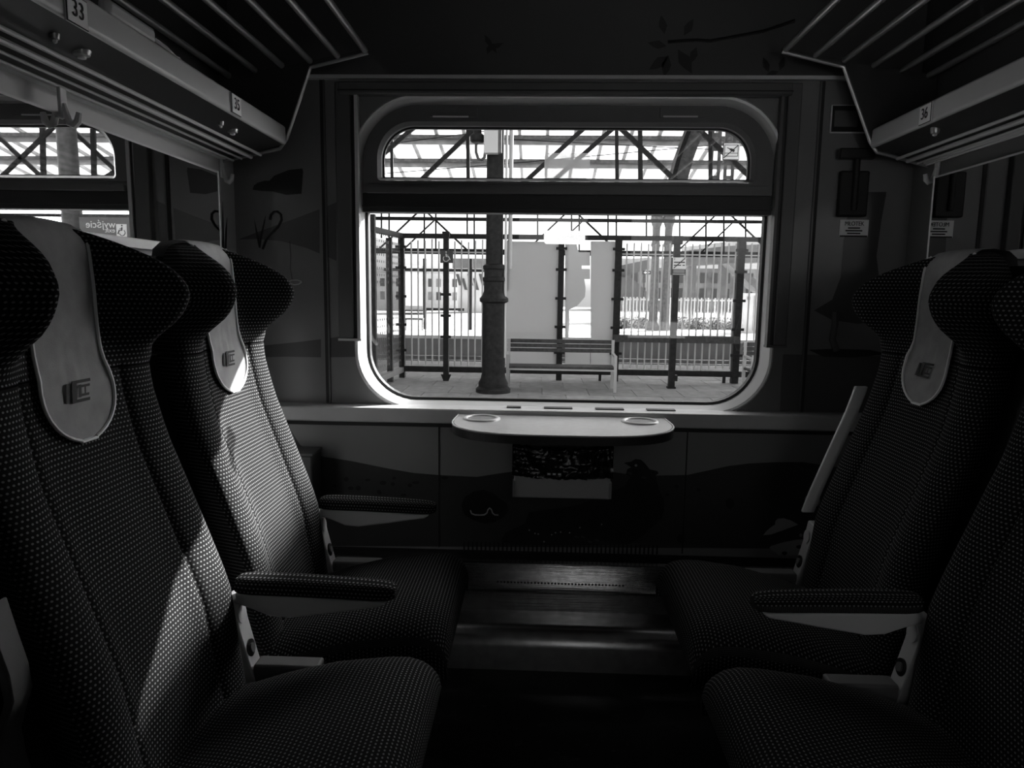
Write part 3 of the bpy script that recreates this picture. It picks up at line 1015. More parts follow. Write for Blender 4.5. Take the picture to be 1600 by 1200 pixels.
COVER_HALF = .094
def cover_half(z):
    zb = .968
    if z < zb + .085:
        t = max(0, (zb + .085 - z) / .085)
        return COVER_HALF * max(.0, (1 - t ** 2.2)) ** .55
    return COVER_HALF * (1 - .10 * ss(1.06, 1.12, z) + .06 * ss(1.14, 1.3, z))
def cover_mesh(lift=.005):
    mb = MB()
    path = []
    for z in [.968, .970, .974, .98, .99, 1.0, 1.015, 1.03, 1.045, 1.06, 1.08, 1.10, 1.12, 1.14, 1.16, 1.18, 1.2, 1.22, 1.24, 1.26, 1.275, 1.29, 1.305, 1.318]:
        path.append((z, None))
    cols = [-1, -.85, -.7, -.55, -.4, -.25, -.12, 0, .12, .25, .4, .55, .7, .85, 1]
    rows = []
    for z, _ in path:
        h = cover_half(max(z, .9705))
        r = []
        for c in cols:
            y = c * h
            hwz = float(smooth_table(HW, z))
            x = xfront(y / hwz, z, False) + lift
            x += .0035 * math.sin(38 * y / .094 * .5 + 3 * z * 10) * math.exp(-((z - 1.09) / .03) ** 2)
            x += .004 * (c * c) * math.exp(-((z - 1.03) / .05) ** 2)
            r.append((x, y, z))
        rows.append(r)
    xt = xfront(0, 1.318, False) + lift
    for x, z in ((xt - .010, 1.336), (xt - .024, 1.345), (xt - .05, 1.347), (xt - .085, 1.342), (xt - .105, 1.325), (xt - .112, 1.28)):
        rows.append([(x, c * cover_half(1.33), z - .004 * c * c) for c in cols])
    n = len(cols)
    for r in rows:
        mb.v += r
    for k in range(len(rows) - 1):
        for i in range(n - 1):
            mb.f.append((k * n + i, k * n + i + 1, (k + 1) * n + i + 1, (k + 1) * n + i))
    edge = [rows[k][0] for k in range(24, -1, -1)] + [rows[0][i] for i in range(1, n - 1)] + [rows[k][n - 1] for k in range(0, 25)]
    mb.smooth = True
    return mb, edge

def armrest(parent, y):
    """folding armrest between two seats: upholstered pad over a tapering plastic beam"""
    sec = []
    zt = .612
    xs = [(-.735, .030, .022), (-.725, .036, .026), (-.70, .038, .030), (-.60, .038, .030), (-.50, .037, .029), (-.43, .036, .027), (-.40, .032, .024), (-.388, .022, .016)]
    mb = MB()
    n = 14
    L = 0
    for k, (x, h, w) in enumerate(xs):
        if k:
            L += abs(x - xs[k - 1][0])
        dz = .010 * ((x + .735) / .35) ** 2
        for i in range(n):
            a = 2 * math.pi * i / n
            cy = math.copysign(abs(math.cos(a)) ** .5, math.cos(a))
            cz = math.copysign(abs(math.sin(a)) ** .5, math.sin(a))
            mb.v.append((x, y + w * cy, zt - dz - .019 + cz * h / 2))
            mb.uv[len(mb.v) - 1] = (L + 2, a * .026 + 2)
    for k in range(len(xs) - 1):
        for i in range(n):
            j = (i + 1) % n
            mb.f.append((k * n + i, k * n + j, (k + 1) * n + j, (k + 1) * n + i))
    mb.f.append(tuple(range(n)))
    mb.f.append(tuple(reversed([(len(xs) - 1) * n + i for i in range(n)])))
    mb.smooth = True
    ar = mb.build('armrest', FABRIC, parent)
    zb = zt - .038
    beam = [(-.735, zb + .004), (-.405, zb - .008), (-.42, zb - .018), (-.53, zb - .036), (-.62, zb - .049), (-.66, zb - .046), (-.70, zb - .030), (-.735, zb - .020)]
    bevel(MB().prism([(x, y - .022, z) for x, z in beam], (0, .044, 0)).build('armrest_beam', PLASTIC, ar), .004)
    plate = [(-.760, .565), (-.738, .565), (-.726, .50), (-.706, .42), (-.690, .36), (-.76, .36)]
    pl = bevel(MB().prism([(x, y - .026, z) for x, z in plate], (0, .052, 0)).build('hinge_plate', PLATE, parent), .004)
    MB().tube([(-.722, y - .002, .443), (-.710, y - .002, .445)], .019, 18).build('knob', KNOB, pl)
    MB().tube([(-.710, y - .002, .445), (-.706, y - .002, .446)], .010, 12).build('knob_cap', SHELL, pl)
    MB().tube([(-.735, y - .002, .522), (-.727, y - .002, .523)], .020, 16).build('hinge_boss', PLASTIC, pl)
    return ar

def make_seat(label):
    t = thing('train_seat', label, 'seat', (0, 0, 0), 'upholstered compartment seats')
    zs = [.34, .36, .40, .44, .48, .52, .56, .60, .64, .68, .72, .76, .80, .84, .88, .92, .96, 1.0, 1.03, 1.055, 1.07, 1.08]
    caps = [1] * (len(zs) - 2) + [.995, .985]
    loft(zs, caps).build('backrest', FABRIC, t, angle=75)
    zs = [1.083, 1.09, 1.10, 1.115, 1.13, 1.145, 1.16, 1.175, 1.19, 1.205, 1.22, 1.235, 1.25, 1.265, 1.28, 1.292, 1.304, 1.315, 1.324, 1.331, 1.336, 1.339]
    def cp(z):
        if z < 1.095:
            return .985 + .015 * (z - 1.083) / .012
        q = max(0, (z - 1.19) / .150)
        return max(.02, (1 - q ** 2.3)) ** (1 / 2.3)
    loft(zs, [cp(z) for z in zs]).build('headrest', FABRIC, t, angle=75)
    cushion().build('seat_cushion', FABRIC, t, angle=60)
    cm, edge = cover_mesh()
    cv = cm.build('headrest_cover', CLOTH, t, angle=80)
    MB().tube([Vector(e) + Vector((.001, 0, 0)) for e in edge], .0033, 6).build('piping', PIPING, cv)
    # printed emblem on the cover: slanted strokes with long bars
    def em(pts):
        P3 = []
        for y, z in pts:
            yy = y + .28 * (z - 1.052)
            P3.append((xfront(yy / .24, z, False) + .0085, yy, z))
        return P3
    e = MB()
    for q in ([(-.034, 1.036), (-.026, 1.036), (-.026, 1.068), (-.034, 1.068)],
              [(-.019, 1.034), (-.007, 1.034), (-.007, 1.071), (-.019, 1.071)],
              [(-.007, 1.066), (.030, 1.066), (.030, 1.071), (-.007, 1.071)],
              [(-.007, 1.034), (.028, 1.034), (.028, 1.039), (-.007, 1.039)],
              [(-.001, 1.042), (.005, 1.042), (.005, 1.063), (-.001, 1.063)],
              [(.005, 1.058), (.028, 1.058), (.028, 1.062), (.005, 1.062)],
              [(.005, 1.043), (.026, 1.043), (.026, 1.047), (.005, 1.047)],
              [(.014, 1.047), (.017, 1.047), (.017, 1.058), (.014, 1.058)]):
        e.prism(em(q), (.0006, 0, 0))
    e.build('printed_emblem', PRINT, cv)
    sh_ = MB()
    zz = [.30, .5, .7, .9, 1.05, 1.18, 1.27, 1.30]
    xr = [float(smooth_table(XRR, max(z, .34))) + .03 for z in zz]
    sh_.prism([(x, -.2925, z) for x, z in zip(xr, zz)] + [(x - .05, -.2925, z) for x, z in reversed(list(zip(xr, zz)))], (0, .585, 0))
    sh_.build('back_shell', RUBBER, t)
    # base under the cushion
    bevel(MB().box(-.80, -.36, -.24, .24, .26, .335).build('seat_pan', SHELL, t), .01)
    bevel(MB().box(-.78, -.66, -.22, .22, ZF, .26).build('pedestal', SHELL, t), .01)
    armrest(t, .275)
    bevel(MB().box(-.70, -.555, .252, .298, .26, .415).build('divider', SHELL, t), .006)
    return t
S35Y, S33Y = 1.765, 1.17
s35 = make_seat('left window seat with a broadly sunlit back and half-lit headrest cover')
s33 = copy_tree(s35)
s33['label'] = 'left seat nearest the camera with one diagonal sun streak across its back'
fold = [PY(x, y, .885) for x, y in ((-6, 940), (14, 1000), (30, 1045), (37, 1085), (26, 1120), (19, 1150), (27, 1190), (38, 1225), (24, 1225), (12, 1185), (6, 1150), (13, 1115), (21, 1085), (12, 1045), (-4, 1005), (-20, 950))]
fa = bevel(MB().prism([(p.x, p.y - .02, p.z) for p in fold], (0, .04, 0)).build('folded_armrest', SHELL, None), .003)
for v in fa.data.vertices:
    v.co.y -= 1.17
fa.parent = s33
s35.location = (0, S35Y, 0)
s33.location = (0, S33Y, 0)
s36 = copy_tree(s35)
s36['label'] = 'right window seat in deep shade with its pale armrest folded up'
s34 = copy_tree(s35)
s34['label'] = 'right seat nearest the camera, mostly in black shade'
for o, y in ((s36, 1.765), (s34, 1.17)):
    o.rotation_euler = (0, 0, math.pi)
    o.location = (-.012, y, 0)
# right seats: turn the armrest to the window side
for o in (s36, s34):
    for ch in o.children:
        if ch.name.startswith(('armrest', 'hinge_plate', 'divider')):
            ch.location.y -= .55
# the window-side armrest of seat 36 is folded up: its pale underside stands along the seat edge
for ch in list(s36.children):
    if ch.name.startswith('armrest'):
        for g in list(ch.children):
            bpy.data.objects.remove(g)
        bpy.data.objects.remove(ch)
tr = MB()
zs = [.60, .66, .72, .78, .84, .90, .955, .975]
prof = []
for z in zs:
    x = _sx(z)
    prof.append((x + .016, z))
inner = [(x - .035, z) for x, z in reversed(prof)]
trm = MB().prism([(x, -.262, z) for x, z in prof + inner], (0, -.014, 0))
st = trm.build('folded_armrest', PLATE, None)
st.parent = s36
bevel(st, .003)

# small dark box between the window seat and the wall
a, b = PY(463, 712, 2.33), PY(488, 770, 2.33)
wb_ = thing('waste_pocket', 'dark grey box on the wall behind the left window seat', 'box', ((a.x + b.x) / 2, YL, b.z))
bevel(MB().box(a.x - .12, b.x, 2.33, YL, b.z - .06, a.z).build('body', TRIM, wb_), .006)
MB().box(a.x - .12, b.x + .004, 2.325, YL, a.z, a.z + .008).build('lid', TRIM, wb_)

# ------------------------------------------------------------------ folding table, bin
TZ = .806
tb = thing('window_table', 'half-oval grey table with two cup rings under the window', 'table', (0, 2.42, TZ))
def table_loop(g, z):
    out = []
    yb, yf, hx, cx = 2.41, 2.07 - g, .362 + g, -.006
    for i in range(41):
        t = math.pi * i / 40
        c, s = math.cos(t), math.sin(t)
        x = cx - hx * math.copysign(abs(c) ** .62, c)
        y = 2.30 - (2.30 - yf) * (s ** .85)
        out.append((x, y, z))
    out = [(cx - hx * .985, yb, z)] + out + [(cx + hx * .985, yb, z)]
    return out
MB().prism(table_loop(-.006, TZ - .004), (0, 0, .004)).build('table_top', TABLE, tb)
e = MB()
l0, l1 = table_loop(0, TZ - .001), table_loop(0, TZ - .030)
e.prism(l1, (0, 0, .026))
e.build('table_edge', TABLE_EDGE, tb)
rim = table_loop(-.001, TZ - .002)
MB().tube(rim, .0028, 6).build('edge_strip', LEDGE, tb)
for cx, cy in ((-.274, 2.325), (.255, 2.325)):
    rp = MB()
    n = 32
    vs = []
    prof = [(.047, -.002), (.049, .003), (.053, .0055), (.058, .0055), (.062, .003), (.0635, 0)]
    for r, z in prof:
        for k in range(n):
            a_ = 2 * math.pi * k / n
            vs.append((cx + r * math.cos(a_), cy + r * math.sin(a_), TZ + z))
    fs = [(i * n + k, i * n + (k + 1) % n, (i + 1) * n + (k + 1) % n, (i + 1) * n + k) for i in range(len(prof) - 1) for k in range(n)]
    rp.add(vs, [tuple(reversed(f)) for f in fs])
    cr = rp.build('cup_ring', LEDGE, tb, smooth=True)
    MB().lathe([(.0475, 0), (.0475, .0008)], (cx, cy, TZ), 28).build('cup_recess', SHELL, cr)
bn = PY(803, 740, 2.34), PY(953, 781, 2.34)
bt = thing('waste_bin', 'grey wall-mounted waste bin hanging below the table', 'bin', (0, 2.40, bn[1].z))
x0, x1, zb, zt_ = bn[0].x, bn[1].x, bn[1].z, PY(880, 696, 2.34).z
bevel(MB().box(x0, x1, 2.34, YL, zb, bn[0].z + .01).build('front_panel', BIN, bt), .005)
MB().box(x0, x1, 2.345, YL, bn[0].z + .01, zt_ - .004).build('inner_box', TRIM_BLACK, bt)
MB().box(x0 + .02, x1 - .02, 2.38, YL, zt_ - .004, TZ - .032).build('hanger', BIN, bt)
for xx in (x0, x1):
    MB().box(xx - .004, xx + .004, 2.335, 2.36, zb + .004, zb + .06).build('side_clip', ALU, bt)
a, b = PY(854, 738, 2.325), PY(878, 743, 2.325)
MB().box(a.x, b.x, 2.322, 2.334, b.z, a.z).build('warning_sticker', PRINT, bt)
for k in (0, 1, 2):
    MB().box(a.x + .003 + .018 * k, a.x + .013 + .018 * k, 2.3205, 2.323, b.z + .002, a.z - .002).build('sticker_mark', LABEL, bt)
bg_ = MB()
nx, nz_ = 46, 18
for j in range(nz_ + 1):
    for i in range(nx + 1):
        s, t = i / nx, j / nz_
        x = x0 - .006 + (x1 - x0 + .012) * s
        z = bn[0].z - .004 - .010 * math.sin(math.pi * s) + (zt_ - bn[0].z + .008) * t
        rnd = math.sin(23 * s + 9 * t * math.sin(7 * s)) * .5 + math.sin(41 * t + 17 * s * t) * .35 + random.uniform(-.45, .45)
        y = 2.326 + .006 * rnd + (.012 * (t > .95))
        bg_.v.append((x, y, z + .002 * random.uniform(-1, 1)))
for j in range(nz_):
    for i in range(nx):
        q = j * (nx + 1) + i
        bg_.f.append((q, q + 1, q + nx + 2, q + nx + 1))
o = len(bg_.v)
# folded over the top and round the sides
for i in range(nx + 1):
    x, y, z = bg_.v[nz_ * (nx + 1) + i]
    bg_.v.append((x, YL - .01, z + .003 * random.uniform(-1, 1)))
for i in range(nx):
    q = nz_ * (nx + 1) + i
    bg_.f.append((q, q + 1, o + i + 1, o + i))
for side in (0, nx):
    o2 = len(bg_.v)
    for j in range(nz_ + 1):
        x, y, z = bg_.v[j * (nx + 1) + side]
        bg_.v.append((x, YL - .01, z))
    for j in range(nz_):
        f = (j * (nx + 1) + side, (j + 1) * (nx + 1) + side, o2 + j + 1, o2 + j)
        bg_.f.append(f)
bgo = bg_.build('bin_liner', BAG, None, origin=(0, 2.33, bn[0].z), smooth=True, angle=70)
tag(bgo, 'crumpled black plastic bag folded over the waste bin rim', 'bag')

# ------------------------------------------------------------------ hammer box and label on the right
a, b = PY(1313, 343, YW - .004), PY(1356, 370, YW - .004)
hb = thing('hammer_notice', 'white notice reading MŁOTEK to the right of the window', 'notice', ((a.x + b.x) / 2, YW, b.z))
MB().box(a.x, b.x, YW - .003, YW, b.z, a.z).build('plate', LABEL, hb)
put_text('heading', 'MŁOTEK', .020, PRINT, hb, ((a.x + b.x) / 2, YW - .005, a.z - .014), (1, 0, 0), (0, 0, 1), sx=.85)
for k, (w, q) in enumerate(((.020, .028), (.028, .037), (.022, .046), (.046, .055))):
    cx = (a.x + b.x) / 2
    MB().box(cx - w, cx + w, YW - .0045, YW - .003, a.z - q - .0022, a.z - q + .0022).build('print_line', PRINT, hb)
a, b = PY(1318, 232, YW - .03), PY(1356, 338, YW - .03)
hm = thing('hammer_holder', 'dark emergency hammer holder above the white notice', 'hammer', ((a.x + b.x) / 2, YW, b.z))
bevel(MB().box(a.x, b.x, YW - .025, YW, b.z, a.z - .07).build('holder', TRIM_BLACK, hm), .006)
MB().tube([((a.x + b.x) / 2, YW - .03, b.z + .02), ((a.x + b.x) / 2, YW - .03, a.z - .02)], .010, 10).build('hammer_shaft', TRIM_BLACK, hm)
bevel(MB().box(a.x - .015, b.x + .005, YW - .045, YW - .016, a.z - .035, a.z).build('hammer_head', KNOB, hm), .005)
a, b = PY(1300, 163, YW - .01), PY(1392, 208, YW - .01)
nf = thing('framed_panel', 'dark framed panel high on the wall beside the right rack', 'panel', ((a.x + b.x) / 2, YW, b.z))
bevel(MB().box(a.x, b.x, YW - .008, YW, b.z, a.z).build('frame', PLASTIC, nf), .003)
MB().box(a.x + .004, b.x - .004, YW - .009, YW - .007, b.z + .004, a.z - .004).build('face', DECAL_BLACK, nf)
MB().box(a.x + .012, (a.x + b.x) / 2 - .012, YW - .0105, YW - .008, b.z + .02, a.z - .02).build('inset', TRIM, nf)
MB().box((a.x + b.x) / 2 + .012, b.x - .012, YW - .0105, YW - .008, b.z + .02, a.z - .02).build('inset', TRIM, nf)

# ================================================================== OUTSIDE
GZ = -0.50
plat = struct('platform', MB().box(-30, 40, 3.4, 17.3, -1.3, GZ - .012), CONC, 'near station platform of grey concrete paving')
slab_me = None
for j in range(7):
    for i in range(17):
        x = -5.6 + .8 * i + (.4 if j % 2 else 0)
        y = 10.2 + .8 * j
        if slab_me is None:
            s0 = MB().box(0, .785, 0, .785, -.03, 0).build('paving_slab', PAVE, plat)
            slab_me = s0.data
            s0.location = (x, y, GZ)
        else:
            s = bpy.data.objects.new('paving_slab', slab_me)
            COL.objects.link(s)
            s.parent = plat
            s.location = (x, y, GZ - random.uniform(0, .004))
struct('track_bed', MB().box(-60, 60, 17.3, 70, -1.45, -1.3), GRAVEL)
p2 = struct('platform_far', MB().box(-60, 60, 27.0, 80, -1.3, GZ), CONC_LIGHT, 'far station platform beyond the tracks')
MB().box(-60, 60, 26.9, 27.4, GZ - .12, GZ + .005).build('platform_edge', CONC_LIGHT, p2)
MB().box(-60, 60, 26.93, 27.0, -1.3, GZ - .12).build('platform_wall', GREYWALL, p2)
for k in range(4):
    y = (18.6, 20.05, 22.9, 24.35)[k]
    r_ = MB().bar((-50, y, -1.12), (50, y, -1.12), .07, .16, up=(0, 0, 1)).build('rail', IRON2, None, origin=(0, y, -1.2))
    tag(r_, ['track rail closest to the near platform', 'second track rail out from the near platform', 'third track rail out from the near platform', 'track rail closest to the far platform'][k], 'rail', 'rails between the platforms')

# ---- shelter with railing
YS = 13.8
sh = thing('platform_shelter', 'dark steel platform shelter with pale railing bars and frosted panels', 'shelter', (PY(875, 590, YS).x, YS, GZ))
def vpost(px, Y, ztop, zbot, w, M, parent, name, d=None):
    x = PY(px, 500, Y).x
    return MB().box(x - w / 2, x + w / 2, Y - (d or w) / 2, Y + (d or w) / 2, zbot, ztop).build(name, M, parent)
zbeam = PY(880, 371, YS).z
for px, w in ((628, .11), (875, .11), (963, .13), (1152, .13)):
    p = vpost(px, YS, zbeam, GZ, w, IRON, sh, 'post')
    for zz in (.05, .55, 1.1, 1.65, 2.05):
        x = PY(px, 500, YS).x
        MB().box(x - w / 2 - .05, x + w / 2 + .05, YS - .09, YS - .05, zz - .025, zz + .025).build('clip', IRON, p)
vpost(583, 12.1, PY(583, 335, 12.1).z, GZ, .11, IRON, sh, 'post')
vpost(609, 13.1, PY(609, 372, 13.1).z, GZ, .10, IRON, sh, 'post')
xl_, xr_ = PY(628, 500, YS).x, PY(1196, 500, YS).x + 1.2
MB().box(xl_, xr_, YS - .05, YS + .05, zbeam - .045, zbeam + .045).build('top_beam', IRON, sh)
a, b = PY(583, 500, 12.1).x, xl_
MB().bar((a, 12.1, zbeam - .02), (b, YS, zbeam), .09, .09, up=(0, 0, 1)).build('side_beam', IRON, sh)
MB().bar((a + .05, 12.2, GZ + .16), (b, YS, GZ + .16), .09, .10, up=(0, 0, 1)).build('side_rail', CONC, sh)
zr = PY(880, 580, YS).z
MB().box(xl_, xr_, YS - .05, YS + .05, zr - .055, zr + .055).build('bottom_rail', IRON, sh)
for px in (628, 940, 1136):
    x = PY(px, 500, YS).x
    MB().box(x - .025, x + .025, YS - .025, YS + .025, GZ, zr).build('foot', IRON, sh)
# leaning rail
a, b = PY(959, 528, YS - .2), PY(1153, 529, YS - .2)
MB().box(a.x, b.x, YS - .32, YS - .08, a.z - .07, a.z + .06).build('leaning_rail', WOOD, sh)
zt_, zb_ = PY(880, 378, YS).z, PY(880, 573, YS).z
pxs = [643.6, 654, 665, 675.5, 686, 710.4, 720.8, 731.6, 742, 753, 763, 974, 985, 996, 1007, 1018, 1029, 1040, 1063.5, 1074.6, 1085.5, 1096.5, 1108, 1119, 1130, 1141, 1165, 1176, 1187, 1198]
bar_me = None
for i, px in enumerate(pxs):
    x = PY(px, 555, YS).x
    if bar_me is None:
        o = MB().tube([(0, 0, zb_), (0, 0, zt_)], .016, 6).build('railing_bar', WHITEBAR, sh)
        bar_me = o.data
        for v in bar_me.vertices:
            v.co += sh.location
    else:
        o = bpy.data.objects.new('railing_bar', bar_me)
        COL.objects.link(o)
        o.parent = sh
    o.location = (x - sh.location.x, -.01, random.uniform(-.03, .03) - sh.location.z)
for z in (PY(880, 396, YS).z,):
    MB().box(xl_, PY(760, 400, YS).x, YS - .012, YS + .012, z - .012, z + .012).build('railing_rail', WHITEBAR, sh)
    MB().box(PY(963, 400, YS).x, xr_, YS - .012, YS + .012, z - .012, z + .012).build('railing_rail', WHITEBAR, sh)
# side glazing with dots
for y0, y1 in ((12.2, 13.05), (13.15, 13.75)):
    f0, f1 = (y0 - 12.1) / (YS - 12.1), (y1 - 12.1) / (YS - 12.1)
    ax = PY(583, 500, 12.1).x
    p0 = Vector((ax + (xl_ - ax) * f0, y0, GZ + .25))
    p1 = Vector((ax + (xl_ - ax) * f1, y1, GZ + .25))
    up = Vector((0, 0, zbeam - .15 - GZ - .25))
    pane = MB().prism([p0, p1, p1 + up, p0 + up], (.012, -.006, 0)).build('side_pane', SHELTER_GLASS, sh)
    dm = MB()
    dvec = (p1 - p0)
    nd = 7
    for r in range(16):
        for c in range(nd):
            q = p0 + dvec * ((c + .5) / nd) + Vector((0, 0, .12 * r + (1.55 if r > 7 else .1) - (.9 if r > 7 else 0)))
            w = dvec.normalized() * .022
            u = Vector((0, 0, .022))
            k0 = Vector((-.006, -.010, 0))
            dm.add([q - w - u + k0, q + w - u + k0, q + w + u + k0, q - w + u + k0], [(0, 1, 2, 3)])
    tag(dm.build('printed_dots', SIGNGREY, sh), kind='stuff')
# frosted panels
def panel(x0, y0, x1, y1, M, name, Y=YS - .03, th=.012, par=sh):
    a, b = PY(x0, y0, Y), PY(x1, y1, Y)
    return MB().box(a.x, b.x, Y, Y + th, b.z, a.z).build(name, M, par)
f1 = panel(791, 377, 870, 570, FROST, 'frosted_panel')
def frost_poly(pts):
    return MB().prism([PY(x, y, YS - .03) for x, y in pts], (0, .012, 0)).build('frosted_panel', FROST, sh)
frost_poly([(923, 377), (961, 377), (961, 570), (923, 570)])
frost_poly([(883, 377), (900, 377), (902, 386), (904, 394), (922, 394), (922, 415), (909, 415), (909, 420), (922, 420), (922, 436), (913, 436), (915, 450), (914, 464), (902, 478), (889, 484), (890, 500), (888, 535), (922, 535), (922, 570), (883, 570)])
MB().tube([PY(795, 371, YS) + Vector((0, 0, -1.0)), PY(795, 376, YS), PY(800, 371, YS), PY(812, 370, YS)], .03, 8).build('corner_pipe', IRON, sh)

# ---- bench in front of the frosted panels
def bench(px0, px1, Y, label, parts=True):
    xa, xb = PY(px0, 570, Y).x, PY(px1, 570, Y).x
    t = thing('platform_bench', label, 'bench', ((xa + xb) / 2, Y, GZ), 'benches on the near platform')
    zs_ = PY(875, 571, Y).z
    for k in range(3):
        y = Y - .02 - .15 * k
        bevel(MB().box(xa, xb, y - .065, y + .065, zs_ - .025, zs_ + .02).build('seat_slat', WOOD, t), .006)
    MB().box(xa, xb, Y - .42, Y - .40, zs_ - .05, zs_ - .022).build('front_rail', BENCH_LEG, t)
    for k in range(3):
        z = PY(875, 533.5 + 6.9 * k, Y + .12).z
        bevel(MB().box(xa, xb, Y + .10 + .02 * (2 - k), Y + .13 + .02 * (2 - k), z - .034, z + .034).build('back_slat', WOOD, t), .006)
    for x in (xa + .03, xb + .01):
        MB().bar((x, Y - .42, GZ), (x, Y - .38, zs_ + .22), .05, .05).build('front_leg', BENCH_LEG, t)
        MB().bar((x, Y + .12, GZ), (x, Y + .12, PY(875, 530, Y + .12).z), .05, .05).build('rear_leg', BENCH_LEG, t)
        MB().bar((x, Y - .40, zs_ + .20), (x, Y + .12, zs_ + .22), .045, .03, up=(0, 0, 1)).build('arm', BENCH_LEG, t)
    return t
bench(792, 957, 12.6, 'slatted dark bench with pale legs before the frosted panels')
bench(1163, 1330, 12.6, 'slatted bench cut off by the right edge of the window')

# ---- cast iron column
def column(px, Y, label, z_top, collar=True, rs=.145, rb=.20):
    x = PY(px, 560, Y).x
    t = thing('iron_column', label, 'column', (x, Y, GZ))
    zc_ = PY(px, 470, Y).z
    zd = PY(px, 420, Y).z
    MB().lathe([(rb * 1.5, GZ), (rb * 1.5, GZ + .06), (rb * 1.28, GZ + .10), (rb * 1.28, GZ + .16), (rb * 1.08, GZ + .24), (rb, GZ + .32), (rb * .98, zc_ - .1), (rb * 1.0, zc_ - .04)], (x, Y, 0), 20).build('base_drum', IRON, t)
    MB().lathe([(rb * 1.02, zc_ - .04), (rb * 1.22, zc_ - .01), (rb * 1.22, zc_ + .04), (rb * 1.0, zc_ + .09), (rb * .88, zc_ + .16), (rb * .88, zd - .22), (rb * .98, zd - .2), (rb * .98, zd - .15), (rb * .86, zd - .13), (rb * .86, zd - .02), (rb * .96, zd), (rb * .96, zd + .05), (rs, zd + .08)], (x, Y, 0), 20).build('collar', IRON, t)
    MB().lathe([(rs, zd + .08), (rs * .97, z_top)], (x, Y, 0), 20).build('shaft', IRON, t)
    return t, x
col1, cx1 = column(771, 12.0, 'dark cast-iron platform column with ringed collars left of the bench', 5.2)
MB().tube([(cx1 + .19, 11.95, GZ + .6), (cx1 + .19, 11.95, 5.2)], .022, 8).build('conduit', PLASTIC, col1)
MB().tube([(cx1 + .26, 12.05, 1.6), (cx1 + .26, 12.05, 5.2)], .035, 8).build('conduit', BENCH_LEG, col1)
# cabinet and lamp fixed high on the column
a, b = PY(757, 190, 11.8), PY(779, 241, 11.8)
cab = thing('lamp_cabinet', 'pale box fixed high on the iron column', 'box', ((a.x + b.x) / 2, 11.8, b.z))
bevel(MB().box(a.x, b.x, 11.69, 11.84, b.z, a.z).build('case', PALEWALL, cab), .01)
MB().prism([(b.x, 11.69, b.z), (b.x + .05, 11.74, b.z + .02), (b.x + .05, 11.74, a.z), (b.x, 11.69, a.z)], (0, .12, 0)).build('side_flap', IRON2, cab)
lm = PY(746, 217, 11.9)
lp = thing('speaker_lamp', 'dark fitting with a looped cable beside the pale box', 'lamp', (lm.x, 11.9, lm.z - .3))
MB().lathe([(.09, -.06), (.12, -.03), (.12, .05), (.07, .09), (.05, .5)], (lm.x, 11.9, lm.z), 14).build('housing', IRON, lp)
MB().tube([PY(744, 224, 11.9), PY(744, 238, 11.9), PY(747, 248, 11.9), PY(752, 250, 11.9), PY(757, 246, 11.9), PY(758, 236, 11.9)], .025, 8).build('cable_loop', IRON2, lp)

# ---- posts with signs
def wheelchair(parent, c, s, M, mirror=1):
    """wheelchair pictogram centred at c, s tall, lying in x,z and facing -y"""
    def q(u, v):
        return Vector((c.x + mirror * u * s, c.y, c.z + v * s))
    mb = MB()
    ring = [q(-.06 + .27 * math.cos(a), -.2 + .27 * math.sin(a)) for a in np.linspace(math.radians(130), math.radians(345), 16)]
    mb.tube(ring, .035 * s, 6)
    mb.tube([q(-.06, .28), q(-.04, .0), q(.20, .0), (q(.34, -.32))], .055 * s, 6)
    mb.tube([q(-.06, .14), q(.16, .13)], .035 * s, 6)
    mb.lathe([(.001, -.07 * s), (.06 * s, -.04 * s), (.075 * s, 0), (.05 * s, .05 * s), (.001, .07 * s)], tuple(q(-.06, .43)), 10)
    return mb.build('wheelchair_symbol', M, parent)
pw = thing('sign_post', 'dark post carrying the wheelchair sign', 'post', (PY(697, 598, 13.4).x, 13.4, GZ))
x = PY(697, 500, 13.4).x
MB().box(x - .05, x + .05, 13.35, 13.45, GZ, PY(697, 364, 13.4).z).build('pole', IRON, pw)
MB().box(x - .065, x + .065, 13.33, 13.47, PY(697, 370, 13.4).z, PY(697, 362, 13.4).z).build('cap', IRON, pw)
z = PY(697, 585, 13.4).z
MB().prism([(x - .10, 13.38, z), (x + .10, 13.38, z), (x + .05, 13.38, z - .12), (x - .05, 13.38, z - .12)], (0, .04, 0)).build('foot_collar', IRON, pw)
for zz in (.35, .75, 1.15):
    MB().box(x - .10, x + .10, 13.34, 13.36, zz - .025, zz + .025).build('clip', IRON, pw)
a, b = PY(688, 391, 13.3), PY(708, 411, 13.3)
ws = thing('wheelchair_sign', 'square dark sign with a white wheelchair symbol', 'sign', ((a.x + b.x) / 2, 13.3, b.z))
bevel(MB().box(a.x, b.x, 13.29, 13.31, b.z, a.z).build('plate', SIGNDARK, ws), .004)
wheelchair(ws, Vector(((a.x + b.x) / 2, 13.285, (a.z + b.z) / 2)), (a.z - b.z) * .82, SIGNWHITE)

